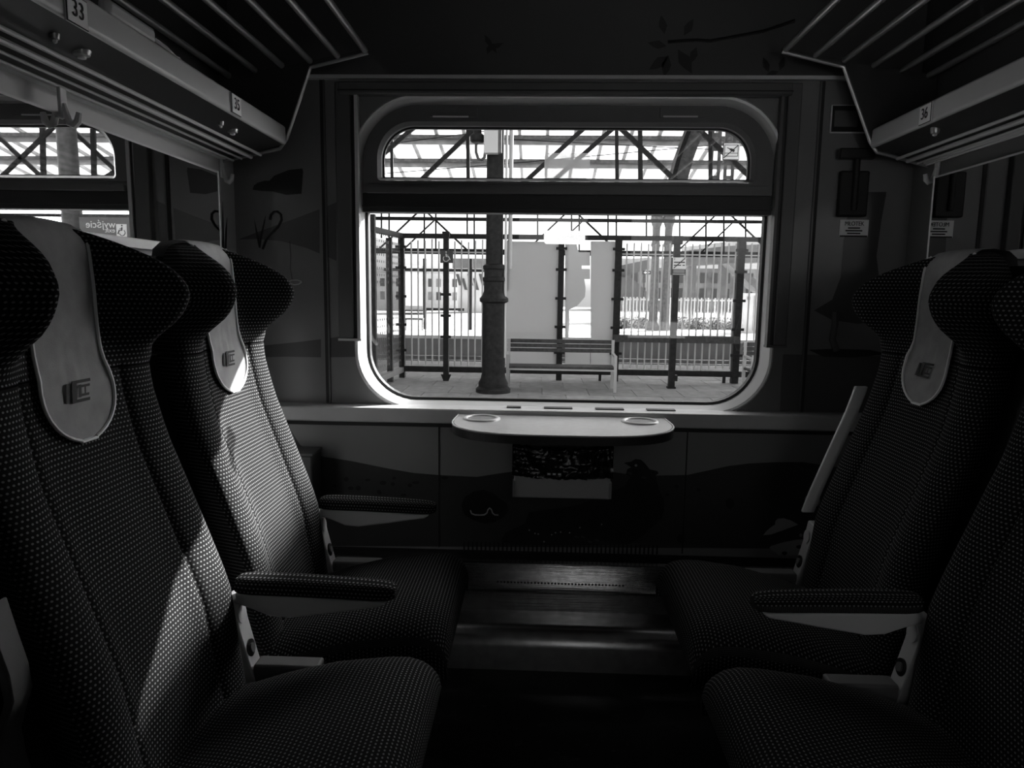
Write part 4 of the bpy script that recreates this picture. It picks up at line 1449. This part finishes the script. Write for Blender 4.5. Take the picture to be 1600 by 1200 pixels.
pc = thing('sign_post', 'dark post carrying the struck-out crossing sign', 'post', (PY(1055, 603, 12.9).x, 12.9, GZ))
x = PY(1053, 500, 12.9).x
MB().box(x - .055, x + .055, 12.85, 12.95, GZ, PY(1060, 372, 12.9).z).build('pole', IRON, pc)
MB().box(x - .085, x + .085, 12.82, 12.98, PY(1060, 382, 12.9).z, PY(1060, 369, 12.9).z).build('cap', IRON, pc)
MB().box(x - .075, x + .075, 12.83, 12.97, GZ, GZ + .03).build('foot_plate', IRON, pc)
z = PY(1050, 590, 12.9).z
MB().box(x + .03, x + .10, 12.84, 12.96, z - .06, z + .05).build('junction', IRON, pc)
a, b = PY(1051, 402, 12.8), PY(1071, 430, 12.8)
cs = thing('crossing_sign', 'white sign with struck-out track lines and a grey text strip', 'sign', ((a.x + b.x) / 2, 12.8, b.z))
bevel(MB().box(a.x - .02, b.x, 12.79, 12.83, b.z, a.z).build('plate', SIGNDARK, cs), .003)
zs = a.z - (a.z - b.z) * .66
w_, h_ = b.x - a.x, a.z - zs
MB().box(a.x + .004, b.x - .004, 12.782, 12.79, zs, a.z - .004).build('face', SIGNWHITE, cs)
mk = MB()
mk.box(a.x + .1 * w_, b.x - .1 * w_, 12.776, 12.782, zs + .53 * h_, zs + .62 * h_)
mk.box(a.x + .1 * w_, a.x + .62 * w_, 12.776, 12.782, zs + .28 * h_, zs + .36 * h_)
mk.box(a.x + .74 * w_, b.x - .1 * w_, 12.776, 12.782, zs + .28 * h_, zs + .36 * h_)
mk.bar((a.x + .1 * w_, 12.776, zs + .08 * h_), (b.x - .1 * w_, 12.776, a.z - .08 * h_), .015, .006)
mk.bar((a.x + .12 * w_, 12.777, zs + .78 * h_), (a.x + .15 * w_, 12.777, zs + .92 * h_), .008, .006)
mk.build('struck_lines', PRINT, cs)
MB().box(a.x + .02, b.x - .02, 12.782, 12.79, b.z + .12 * (a.z - b.z), zs - .03 * (a.z - b.z)).build('text_strip', CONC, cs)
MB().box(a.x + .012, b.x - .012, 12.78, 12.79, b.z + .03 * (a.z - b.z), b.z + .07 * (a.z - b.z)).build('text_strip', CONC_LIGHT, cs)

# ---- lattice girder high over the platform edge (upper pane)
YT = 12.5
def mir(px, py, Y):
    """place something that the left mirror shows at this pixel"""
    p = PY(px, py, Y)
    return Vector((2 * -1.124 - p.x, Y, p.z))
ga = thing('roof_girder', 'near lattice roof girder with thick dark diagonals', 'girder', (0, YT, PY(880, 305, YT).z))
zlo, zhi = PY(880, 305, YT).z, 5.3
MB().box(-9, 12, YT - .06, YT + .06, zlo - .05, zlo + .05).build('bottom_chord', IRON2, ga)
MB().box(-9, 12, YT - .08, YT + .08, zhi - .08, zhi + .08).build('top_chord', IRON2, ga)
def lineto(p, q, z):
    t = (z - p.z) / (q.z - p.z)
    return p + (q - p) * t
def diag(p, q, w, name, par, z0, z1, M=IRON):
    MB().bar(lineto(p, q, z0), lineto(p, q, z1), w, w * .7).build(name, M, par)
for (x0, y0, x1, y1, w) in ((646, 200, 600, 240, .075), (742, 201, 663.5, 276, .075), (912, 201, 880, 230, .075), (957.5, 201, 880, 269, .075), (970, 201, 1051, 278, .08), (1090, 201, 1127, 235, .08)):
    diag(PY(x0, y0, YT), PY(x1, y1, YT), w, 'diagonal', ga, zlo, zhi, IRON)
for px, w in ((612, .05), (731, .06), (963.5, .06), (1000, .075), (1109.5, .06)):
    diag(PY(px, 200, YT), PY(px + .5, 276, YT), w, 'vertical', ga, zlo, zhi, IRON)
for (x0, y0, x1, y1) in ((0, 216, 56, 268), (80, 202, 11, 268), (120, 210, 148, 236), (185, 265, 160, 280)):
    diag(mir(x0, y0, YT), mir(x1, y1, YT), .07, 'diagonal', ga, zlo, zhi, IRON)
for x0 in (66, 145):
    diag(mir(x0, 190, YT), mir(x0 + 2, 268, YT), .08, 'vertical', ga, zlo, zhi, IRON)
# second girder further back (lower pane)
YB = 20.0
gb = thing('roof_girder', 'distant fine lattice girder seen above the shelter', 'girder', (0, YB, PY(880, 395, YB).z))
zt2, zm2, zb2_ = PY(880, 322, YB).z, PY(880, 344, YB).z, PY(880, 395, YB).z
MB().box(-16, 24, YB - .05, YB + .05, zt2 - .06, zt2 + .06).build('top_chord', IRON, gb)
MB().box(-16, 24, YB - .05, YB + .05, zm2 - .045, zm2 + .045).build('middle_chord', IRON, gb)
MB().box(-16, 24, YB - .05, YB + .05, zb2_ - .075, zb2_ + .075).build('bottom_chord', IRON, gb)
for k, ax in enumerate((427, 660, 893, 1130, 1366)):
    for s in (-1, 1):
        MB().bar(PY(ax, 325, YB), PY(ax + s * 74, 395, YB), .045, .045).build('diagonal', IRON, gb)
        MB().bar(PY(ax + 20, 343, YB + .3), PY(ax + 20 + s * 55, 395, YB + .3), .04, .04).build('diagonal', IRON, gb)
for px in (663, 681, 730, 741, 893, 905, 963, 950, 1010, 1062, 1103, 1131, 1165, 840, 596, 608):
    MB().bar(PY(px, 322, YB), PY(px, 395 if px % 2 else 372, YB), .04, .04).build('vertical', IRON, gb)

# lattice hangers and no-alcohol sign at the right of the upper pane
for px, lab in ((1118, 'left one of two lattice hangers beside the bottle sign'), (1140, 'right one of two lattice hangers behind the bottle sign')):
    Y = 15.0
    a = PY(px, 240, Y)
    lz = PY(px, 306, Y).z
    t = thing('lattice_hanger', lab, 'hanger', (a.x, Y, lz))
    for s in (-1, 1):
        MB().bar((a.x + s * .075, Y, lz), (a.x + s * .075, Y, 7.0), .06, .05).build('flange', IRON2, t)
    for k in range(18):
        z = lz + .05 + .28 * k
        if z < 6.9:
            MB().box(a.x - .06, a.x + .06, Y - .02, Y + .02, z, z + .07).build('batten', IRON2, t)
a, b = PY(1130, 223, 11.8), PY(1155, 250.5, 11.8)
ns = thing('no_alcohol_sign', 'white hanging sign with a struck-out black bottle', 'sign', ((a.x + b.x) / 2, 11.8, b.z))
bevel(MB().box(a.x, b.x, 11.79, 11.82, b.z, a.z).build('border', SIGNDARK, ns), .012)
w_, h_ = b.x - a.x, a.z - b.z
MB().box(a.x + .012, b.x - .012, 11.786, 11.79, b.z + .012, a.z - .012).build('face', SIGNWHITE, ns)
uv = lambda u, v: Vector((a.x + u * w_, 11.784, a.z - v * h_))
mk = MB()
for (p, q) in (((.1, .14), (.88, .14)), ((.1, .14), (.1, .78)), ((.88, .14), (.88, .78)), ((.1, .78), (.88, .78)), ((.1, .60), (.88, .60))):
    mk.bar(uv(*p), uv(*q), .008, .004)
mk.build('pictogram_frame', PRINT, ns)
MB().bar(uv(.06, .88), uv(.9, .14), .014, .005).build('strike_line', PRINT, ns)
MB().prism([uv(.22, .27), uv(.25, .33), uv(.36, .37), uv(.46, .48), uv(.65, .55), uv(.70, .42), uv(.52, .34), uv(.40, .33)], (0, -.004, 0)).build('bottle', PRINT, ns)
for u in (.25, .75):
    MB().tube([uv(u, 0) + Vector((0, .015, 0)), uv(u, 0) + Vector((0, .015, 1.8))], .008, 6).build('hanger_rod', IRON2, ns)
# curved girder rib
rb = MB()
pts = [PY(1098, 170, 22), PY(1090, 200, 22), PY(1080, 225, 22), PY(1071, 250, 22), PY(1063, 280, 22), PY(1058, 310, 22)]
for i in range(len(pts) - 1):
    rb.bar(pts[i], pts[i + 1], .36, .5)
ro = thing('roof_rib', 'broad curved grey roof rib right of the upper pane', 'rib', (pts[-1].x, 22, pts[-1].z))
rb.build('web', IRON2, ro)
r2 = MB()
for i in range(len(pts) - 1):
    r2.bar(pts[i] + Vector((-.26, 0, 0)), pts[i + 1] + Vector((-.26, 0, 0)), .12, .7)
r2.build('flange', IRON, ro)

# ---- far canopy with translucent sheets
cn = thing('far_canopy', 'pale translucent canopy with rafters over the far platform', 'canopy', (0, 29, 6))
zc_ = lambda y: 12.7 - .2 * y
MB().prism([(-26, 24.5, zc_(24.5)), (26, 24.5, zc_(24.5)), (26, 33.5, zc_(33.5)), (-26, 33.5, zc_(33.5))], (0, 0, .05)).build('roof_sheet', SHEET, cn)
for y in (25.4, 27.6, 29.9, 33.2):
    MB().box(-26, 26, y - .06, y + .06, zc_(y) - .26, zc_(y) - .12).build('purlin', IRON2, cn)
    MB().box(-26, 26, y + .02, y + .10, zc_(y) - .46, zc_(y) - .26).build('gutter_strip', CONC, cn)
for k in range(-22, 23):
    x = 1.05 * k + .13
    MB().bar((x, 24.5, zc_(24.5) - .07), (x, 33.5, zc_(33.5) - .07), .12, .12, up=(0, 0, 1)).build('rafter', CONC, cn)

# ---- unseen near canopy shading the paving, plus slabs added to shape the sun patches
ZR = 7.0
def sun_hit(x_w, z_w, z):
    t = (z - z_w) / .635
    return (x_w + .90 * t, YW + t)
LOW = ((-.42, .81), (-.27, .87), (-.08, .95), (.25, 1.18), (.30, 1.235), (.40, 1.29), (.55, 1.36), (.72, 1.43))
nc = thing('sun_blocking_canopy', 'unseen canopy roof over the near platform with slabs added to block sun', 'canopy', (12, 18, ZR))
MB().prism([(x, y, ZR) for x, y in ((-3.5, 18.6), (18, 18.6), (18, 24.4), (-3.5, 24.4))], (0, 0, .12)).build('shading_slab', IRON2, nc)
lowp = [sun_hit(x, z, ZR) for x, z in LOW]
MB().prism([(x, y, ZR) for x, y in lowp] + [(11, 9.4, ZR), (11, 13.2, ZR), (lowp[0][0], 13.2, ZR)], (0, 0, .12)).build('shading_slab', IRON2, nc)  # added slab, outline cut to set the lower edge of the sun patches
yu = sun_hit(0, 1.50, ZR + .3)[1]
MB().prism([(x, y, ZR + .3) for x, y in ((5.2, 9.6), (11, 9.6), (11, yu), (5.2, yu))], (0, 0, .12)).build('shading_slab', IRON2, nc)  # added slab that keeps the sun out of the upper pane
MB().box(10.2, 10.6, 9.3, 24.4, ZR - .2, ZR).build('roof_beam', IRON2, nc)
for x in (10.4, 17.5):
    MB().tube([(x, 14.5, GZ), (x, 14.5, ZR)], .14, 10).build('roof_post', IRON, nc)

# ---- unseen block added to dim the right seats, ground on the corridor side
kb = thing('unseen_light_blocker', 'added unseen dark block left of the shelter, cutting light to the right seats', 'building', (-10, 12, GZ))
MB().box(-16, -5.2, 9.0, 16.5, GZ, 6.5).build('blocker_body', IRON2, kb)
MB().box(-16.4, -4.8, 8.6, 16.9, 6.5, 6.8).build('roof', IRON, kb)
struct('ground_opposite', MB().box(-30, 30, -40, -2.4, -1.3, -.6), CONC_LIGHT)
# ---- things only the mirror shows: exit sign and a column to the right
a, b = mir(200, 339, 11.5), mir(127, 385, 11.5)
x0, x1 = min(a.x, b.x), max(a.x, b.x)
zt_, zb_ = max(a.z, b.z), min(a.z, b.z) - .1
ex = thing('exit_sign', 'grey exit sign reading wyjście with a wheelchair symbol, mirrored in the glass', 'sign', ((x0 + x1) / 2, 11.5, zb_))
MB().box(x0 - .2, x1, 11.49, 11.55, zb_, zt_).build('board', SIGNGREY, ex)
MB().box(x0 - .2, x1, 11.485, 11.49, zt_ - .01, zt_ + .02).build('top_edge', SIGNDARK, ex)
c = mir(190, 360, 11.48)
MB().box(c.x - .085, c.x + .085, 11.478, 11.488, c.z - .10, c.z + .10).build('white_square', SIGNWHITE, ex)
wheelchair(ex, Vector((c.x, 11.474, c.z)), .18, SIGNDARK)
c = mir(157, 351, 11.48)
put_text('lettering', 'wyjście', .165, SIGNWHITE, ex, (c.x, 11.48, c.z + .0), (1, 0, 0), (0, 0, 1))
c = mir(172, 360, 11.48)
put_text('lettering', 'exit', .11, SIGNWHITE, ex, (c.x, 11.48, c.z), (1, 0, 0), (0, 0, 1))
MB().tube([((x0 + x1) / 2, 11.58, GZ), ((x0 + x1) / 2, 11.58, zb_ + .3)], .05, 8).build('post', IRON, ex)
mx = mir(106, 240, 12.0)
t_ = thing('iron_column', 'dark iron column seen only in the left mirror', 'column', (mx.x, 12.0, GZ))
MB().lathe([(.26, GZ), (.26, GZ + .1), (.2, GZ + .3), (.17, 1.0), (.15, 5.2)], (mx.x, 12.0, 0), 16).build('shaft', IRON2, t_)

# ---- far platform furniture and buildings
Y2 = 33.0
for px, lab in ((1020, 'left one of two far columns on the far platform'), (1039, 'right one of two far columns on the far platform')):
    base = PY(px, 508, Y2)
    x = base.x
    t = thing('iron_column', lab, 'column', (x, Y2, GZ))
    zcap = PY(px, 345, Y2).z
    MB().lathe([(.30, GZ), (.30, GZ + .15), (.21, GZ + .4), (.18, zcap - 1.2), (.24, zcap - 1.1), (.18, zcap - .9), (.18, zcap - .3), (.28, zcap), (.28, zcap + .2)], (x, Y2, 0), 14).build('shaft', IRON2, t)
    MB().bar((x, Y2, zcap + .1), (x + (.9 if px > 1030 else -.9), Y2, zc_(Y2) - .3), .09, .09).build('strut', IRON2, t)
    MB().tube([(x, Y2, zcap), (x, Y2, zc_(Y2) - .1)], .13, 10).build('head', IRON2, t)
# far shelter with bench
fs = thing('far_shelter', 'small shelter with a frosted panel on the far platform', 'shelter', (PY(648, 500, 31).x, 31, GZ))
panel(632, 415, 663, 478, FROST, 'frosted_panel', 31, .03, fs)
for px in (631, 664, 735):
    vpost(px, 31, PY(px, 404, 31).z, GZ, .14, IRON, fs, 'post')
a, b = PY(600, 404, 31), PY(764, 423, 31)
MB().box(a.x, b.x, 30.9, 31.1, b.z - .06, b.z + .06).build('beam', IRON, fs)
MB().box(PY(665, 483, 31).x, PY(726, 483, 31).x, 30.9, 31.1, PY(665, 485, 31).z, PY(665, 481, 31).z).build('rail', IRON, fs)
fb = thing('far_bench', 'small slatted bench under the frosted panel on the far platform', 'bench', (PY(648, 500, 30.3).x, 30.3, GZ))
for py in (484, 489):
    a, b = PY(633, py, 30.3), PY(661, py + 3, 30.3)
    MB().box(a.x, b.x, 30.28, 30.32, b.z, a.z).build('back_slat', WOOD, fb)
a, b = PY(633, 497, 30), PY(661, 500, 30)
MB().box(a.x, b.x, 29.9, 30.3, b.z, a.z).build('seat_slat', WOOD, fb)
for px in (634, 660):
    vpost(px, 30.0, a.z, GZ, .08, BENCH_LEG, fb, 'leg')
# pale apartment block far left
bl = thing('apartment_block', 'pale distant apartment block behind the left railing', 'building', (PY(700, 470, 62).x, 62, GZ))
a, b = PY(560, 426, 62), PY(748, 480, 62)
MB().box(a.x, b.x, 62, 66, GZ, a.z).build('facade', PALEWALL, bl)
MB().box(a.x - .2, b.x + .2, 61.8, 66.2, a.z, a.z + .35).build('roof', CONC_LIGHT, bl)
for r in range(4):
    for k in range(14):
        x = a.x + .7 + k * (b.x - a.x - 1.4) / 13
        z = a.z - .8 - 1.15 * r
        if z > GZ + .6:
            MB().box(x - .2, x + .2, 61.95, 62.0, z - .35, z + .35).build('window', WINDOWDARK if (r + k) % 3 else CONC, bl)
st_ = thing('station_building', 'pale station building with dark louvres right of the sign post', 'building', (PY(745, 470, 55).x, 55, GZ))
a, b = PY(716, 410, 55), PY(764, 480, 55)
MB().box(a.x, b.x, 55, 58, GZ, a.z).build('wall', PALEWALL, st_)
for k in range(5):
    p, q = PY(712 + 9 * k, 428 + 7 * (k % 2), 54.9), PY(717 + 9 * k, 446 + 7 * (k % 2), 54.9)
    MB().prism([(p.x, 54.9, p.z), (p.x + .22, 54.9, p.z), (q.x + .22, 54.9, q.z), (q.x, 54.9, q.z)], (0, .08, 0)).build('louvre', WINDOWDARK, st_)
a, b = PY(708, 404, 54), PY(766, 420, 54)
MB().box(a.x, b.x, 53.6, 54.4, b.z, a.z).build('eaves', GREYWALL, st_)
dfc = thing('distant_terrace', 'long pale terrace of low houses far behind the right railing', 'building', (PY(1060, 450, 70).x, 70, GZ))
a, b = PY(940, 418, 70), PY(1240, 470, 70)
MB().box(a.x, b.x, 70, 74, GZ, a.z).build('facade', mat('mottled_facade', 0.34, 0.9, var=0.55, scale=0.5), dfc)
MB().prism([(a.x, 69.5, a.z), (a.x, 72, a.z + 1.0), (a.x, 74.5, a.z)], (b.x - a.x, 0, 0)).build('roof', GREYWALL, dfc)
for r in range(2):
    for k in range(16):
        x = a.x + 1 + k * (b.x - a.x - 2) / 15
        z = a.z - .9 - 1.5 * r
        MB().box(x - .3, x + .3, 69.9, 70.0, z - .5, z + .5).build('window', WINDOWDARK, dfc)
# footbridge with ramp on the right
vb = thing('footbridge', 'grey footbridge spanning behind the right railing', 'bridge', (PY(1100, 420, 44).x, 44, GZ))
def fpoly(pts, Y, M, par, name, d=1.2):
    return MB().prism([PY(x, y, Y) for x, y in pts], (0, d, 0)).build(name, M, par)
fpoly([(1066, 392), (1140, 384), (1260, 378), (1260, 408), (1150, 411), (1066, 416)], 44, GREYWALL, vb, 'deck', 2.0)
fpoly([(1066, 386), (1140, 377), (1260, 372), (1260, 378), (1140, 384), (1066, 392)], 43.9, CONC_LIGHT, vb, 'parapet', .3)
for px in (1080, 1130, 1200):
    a = PY(px, 412, 45)
    MB().box(a.x - .25, a.x + .25, 44.6, 45.2, GZ, a.z + .2).build('pier', GREYWALL, vb)
fpoly([(1137, 411), (1146, 411), (1194, 446), (1194, 458), (1184, 455)], 43, GREYWALL, vb, 'stair_flight', 1.6)
rp_ = thing('ramp_wall', 'dark sloping ramp wall with pale parapet behind the railing', 'ramp', (PY(985, 460, 42).x, 42, GZ))
fpoly([(955, 417), (1014, 404), (1014, 420), (975, 432), (955, 434)], 42, GREYWALL, rp_, 'upper_wall', 1.0)
fpoly([(955, 407), (1016, 402), (1016, 405), (955, 418)], 41.9, CONC_LIGHT, rp_, 'parapet', .3)
fpoly([(960, 434), (985, 433), (1000, 445), (1010, 456), (1010, 466), (958, 466)], 41.5, GREYWALL, rp_, 'lower_wall', 1.0)
bk = MB().prism([PY(x, y, 42.05) for x, y in ((1012, 402), (1017, 402), (1017, 470), (1012, 470))], (0, .8, 0)).build('end_pier', CONC_LIGHT, rp_)
# far picket fence and planting
ff = thing('picket_fence', 'low pale picket fence on the far platform', 'fence', (PY(1060, 495, 36).x, 36, GZ))
za, zb_ = PY(1060, 465, 36).z, PY(1060, 502, 36).z
xa, xb = PY(958, 480, 36).x, PY(1200, 480, 36).x
pk = None
n = int((xb - xa) / .17)
for i in range(n):
    if pk is None:
        o = MB().box(-.035, .035, -.02, .02, 0, za - GZ).build('picket', WHITEBAR, None)
        pk = o.data
    else:
        o = bpy.data.objects.new('picket', pk)
        COL.objects.link(o)
    o.parent = ff
    o.location = (xa + .17 * i - ff.location.x, 0, 0)
for z in (za - .12, GZ + .25):
    MB().box(xa, xb, 35.97, 36.03, z - .04, z + .04).build('fence_rail', WHITEBAR, ff)
for i, px in enumerate((975, 1003, 1064, 1092, 1120, 1148)):
    c = PY(px, 503, 34.6)
    t = thing('shrub', ['shrub leftmost in the row before the picket fence', 'shrub second from the left before the picket fence', 'shrub just right of the twin far columns', 'shrub fourth from the left before the picket fence', 'shrub fifth from the left before the picket fence', 'shrub rightmost in the row before the picket fence'][i], 'shrub', (c.x, 34.6, GZ), 'shrubs along the far platform')
    lf = MB()
    for k in range(260):
        u = Vector((max(-.38, min(.38, random.gauss(0, .2))), max(-.3, min(.3, random.gauss(0, .2))), min(.55, abs(random.gauss(.15, .2)))))
        p = Vector((c.x, 34.6, GZ)) + u
        a_ = Vector((random.uniform(-1, 1), random.uniform(-1, 1), random.uniform(-1, 1))).normalized() * .07
        b_ = a_.orthogonal().normalized() * .05
        lf.add([p - a_, p + b_, p + a_, p - b_], [(0, 1, 2, 3)])
    lf.build('foliage', LEAF, t)
    MB().tube([(c.x, 34.6, GZ), (c.x, 34.6, GZ + .3)], .03, 6).build('stem', IRON2, t)
# grass tufts before the fence
gm = MB()
for k in range(2600):
    x = random.uniform(xa, xb)
    y = 35.5 + random.uniform(-.25, .25)
    h = random.uniform(.3, .95)
    dx = random.uniform(-.12, .12)
    gm.add([(x - .012, y, GZ), (x + .012, y, GZ), (x + dx, y, GZ + h)], [(0, 1, 2)])
go = gm.build('tall_grass', LABEL, None, origin=(0, 35.4, GZ))
tag(go, 'tall pale grass growing along the picket fence', 'grass', None, 'stuff')
# white cabinet far right
a, b = PY(1163, 458, 32), PY(1192, 515, 32)
wc = thing('equipment_cabinet', 'tall white cabinet on the far platform at the right', 'cabinet', ((a.x + b.x) / 2, 32, GZ))
bevel(MB().box(a.x, b.x, 32, 32.8, GZ, a.z).build('case', PALEWALL, wc), .02)
MB().box((a.x + b.x) / 2 - .01, (a.x + b.x) / 2 + .01, 31.98, 32.0, GZ + .1, a.z - .1).build('door_gap', GREYWALL, wc)
c = PY(1170, 466, 31.98)
MB().box(c.x - .06, c.x + .06, 31.97, 32.0, c.z - .07, c.z + .07).build('badge', GREYWALL, wc)
# direction board on the far platform
a, b = PY(1004, 423, 40.5), PY(1032, 429, 40.5)
db = thing('direction_board', 'dark direction board with a white arrow on the far platform', 'sign', ((a.x + b.x) / 2, 40.5, b.z))
MB().box(a.x, b.x, 40.45, 40.55, b.z, a.z).build('board', SIGNDARK, db)
ay = (a.z + b.z) / 2
MB().prism([(a.x + .05, 40.44, ay), (a.x + .18, 40.44, ay + .09), (a.x + .18, 40.44, ay + .03), (a.x + .4, 40.44, ay + .03), (a.x + .4, 40.44, ay - .03), (a.x + .18, 40.44, ay - .03), (a.x + .18, 40.44, ay - .09)], (0, -.01, 0)).build('arrow', SIGNWHITE, db)
for k in range(2):
    MB().tube([(a.x + .1 + (b.x - a.x - .2) * k, 40.5, GZ), (a.x + .1 + (b.x - a.x - .2) * k, 40.5, b.z)], .04, 6).build('board_post', IRON2, db)
# overhead wires
for k, (p, q) in enumerate((((600, 226), (760, 205)), ((640, 268), (800, 255)), ((890, 247), (1100, 228)), ((880, 222), (1040, 230)))):
    A, B = PY(*p, 21.2 + .5 * k), PY(*q, 21.2 + .5 * k)
    d = (B - A)
    o = MB().tube([A - d * .6, A, B, B + d * .6], .012, 5).build('overhead_wire', IRON, None, origin=A)
    tag(o, ['thin overhead wire at the upper left of the hopper pane', 'low overhead wire left of the iron column', 'overhead wire rising to the right of the hopper pane', 'overhead wire sagging across the middle of the hopper pane'][k], 'wire', 'overhead wires')
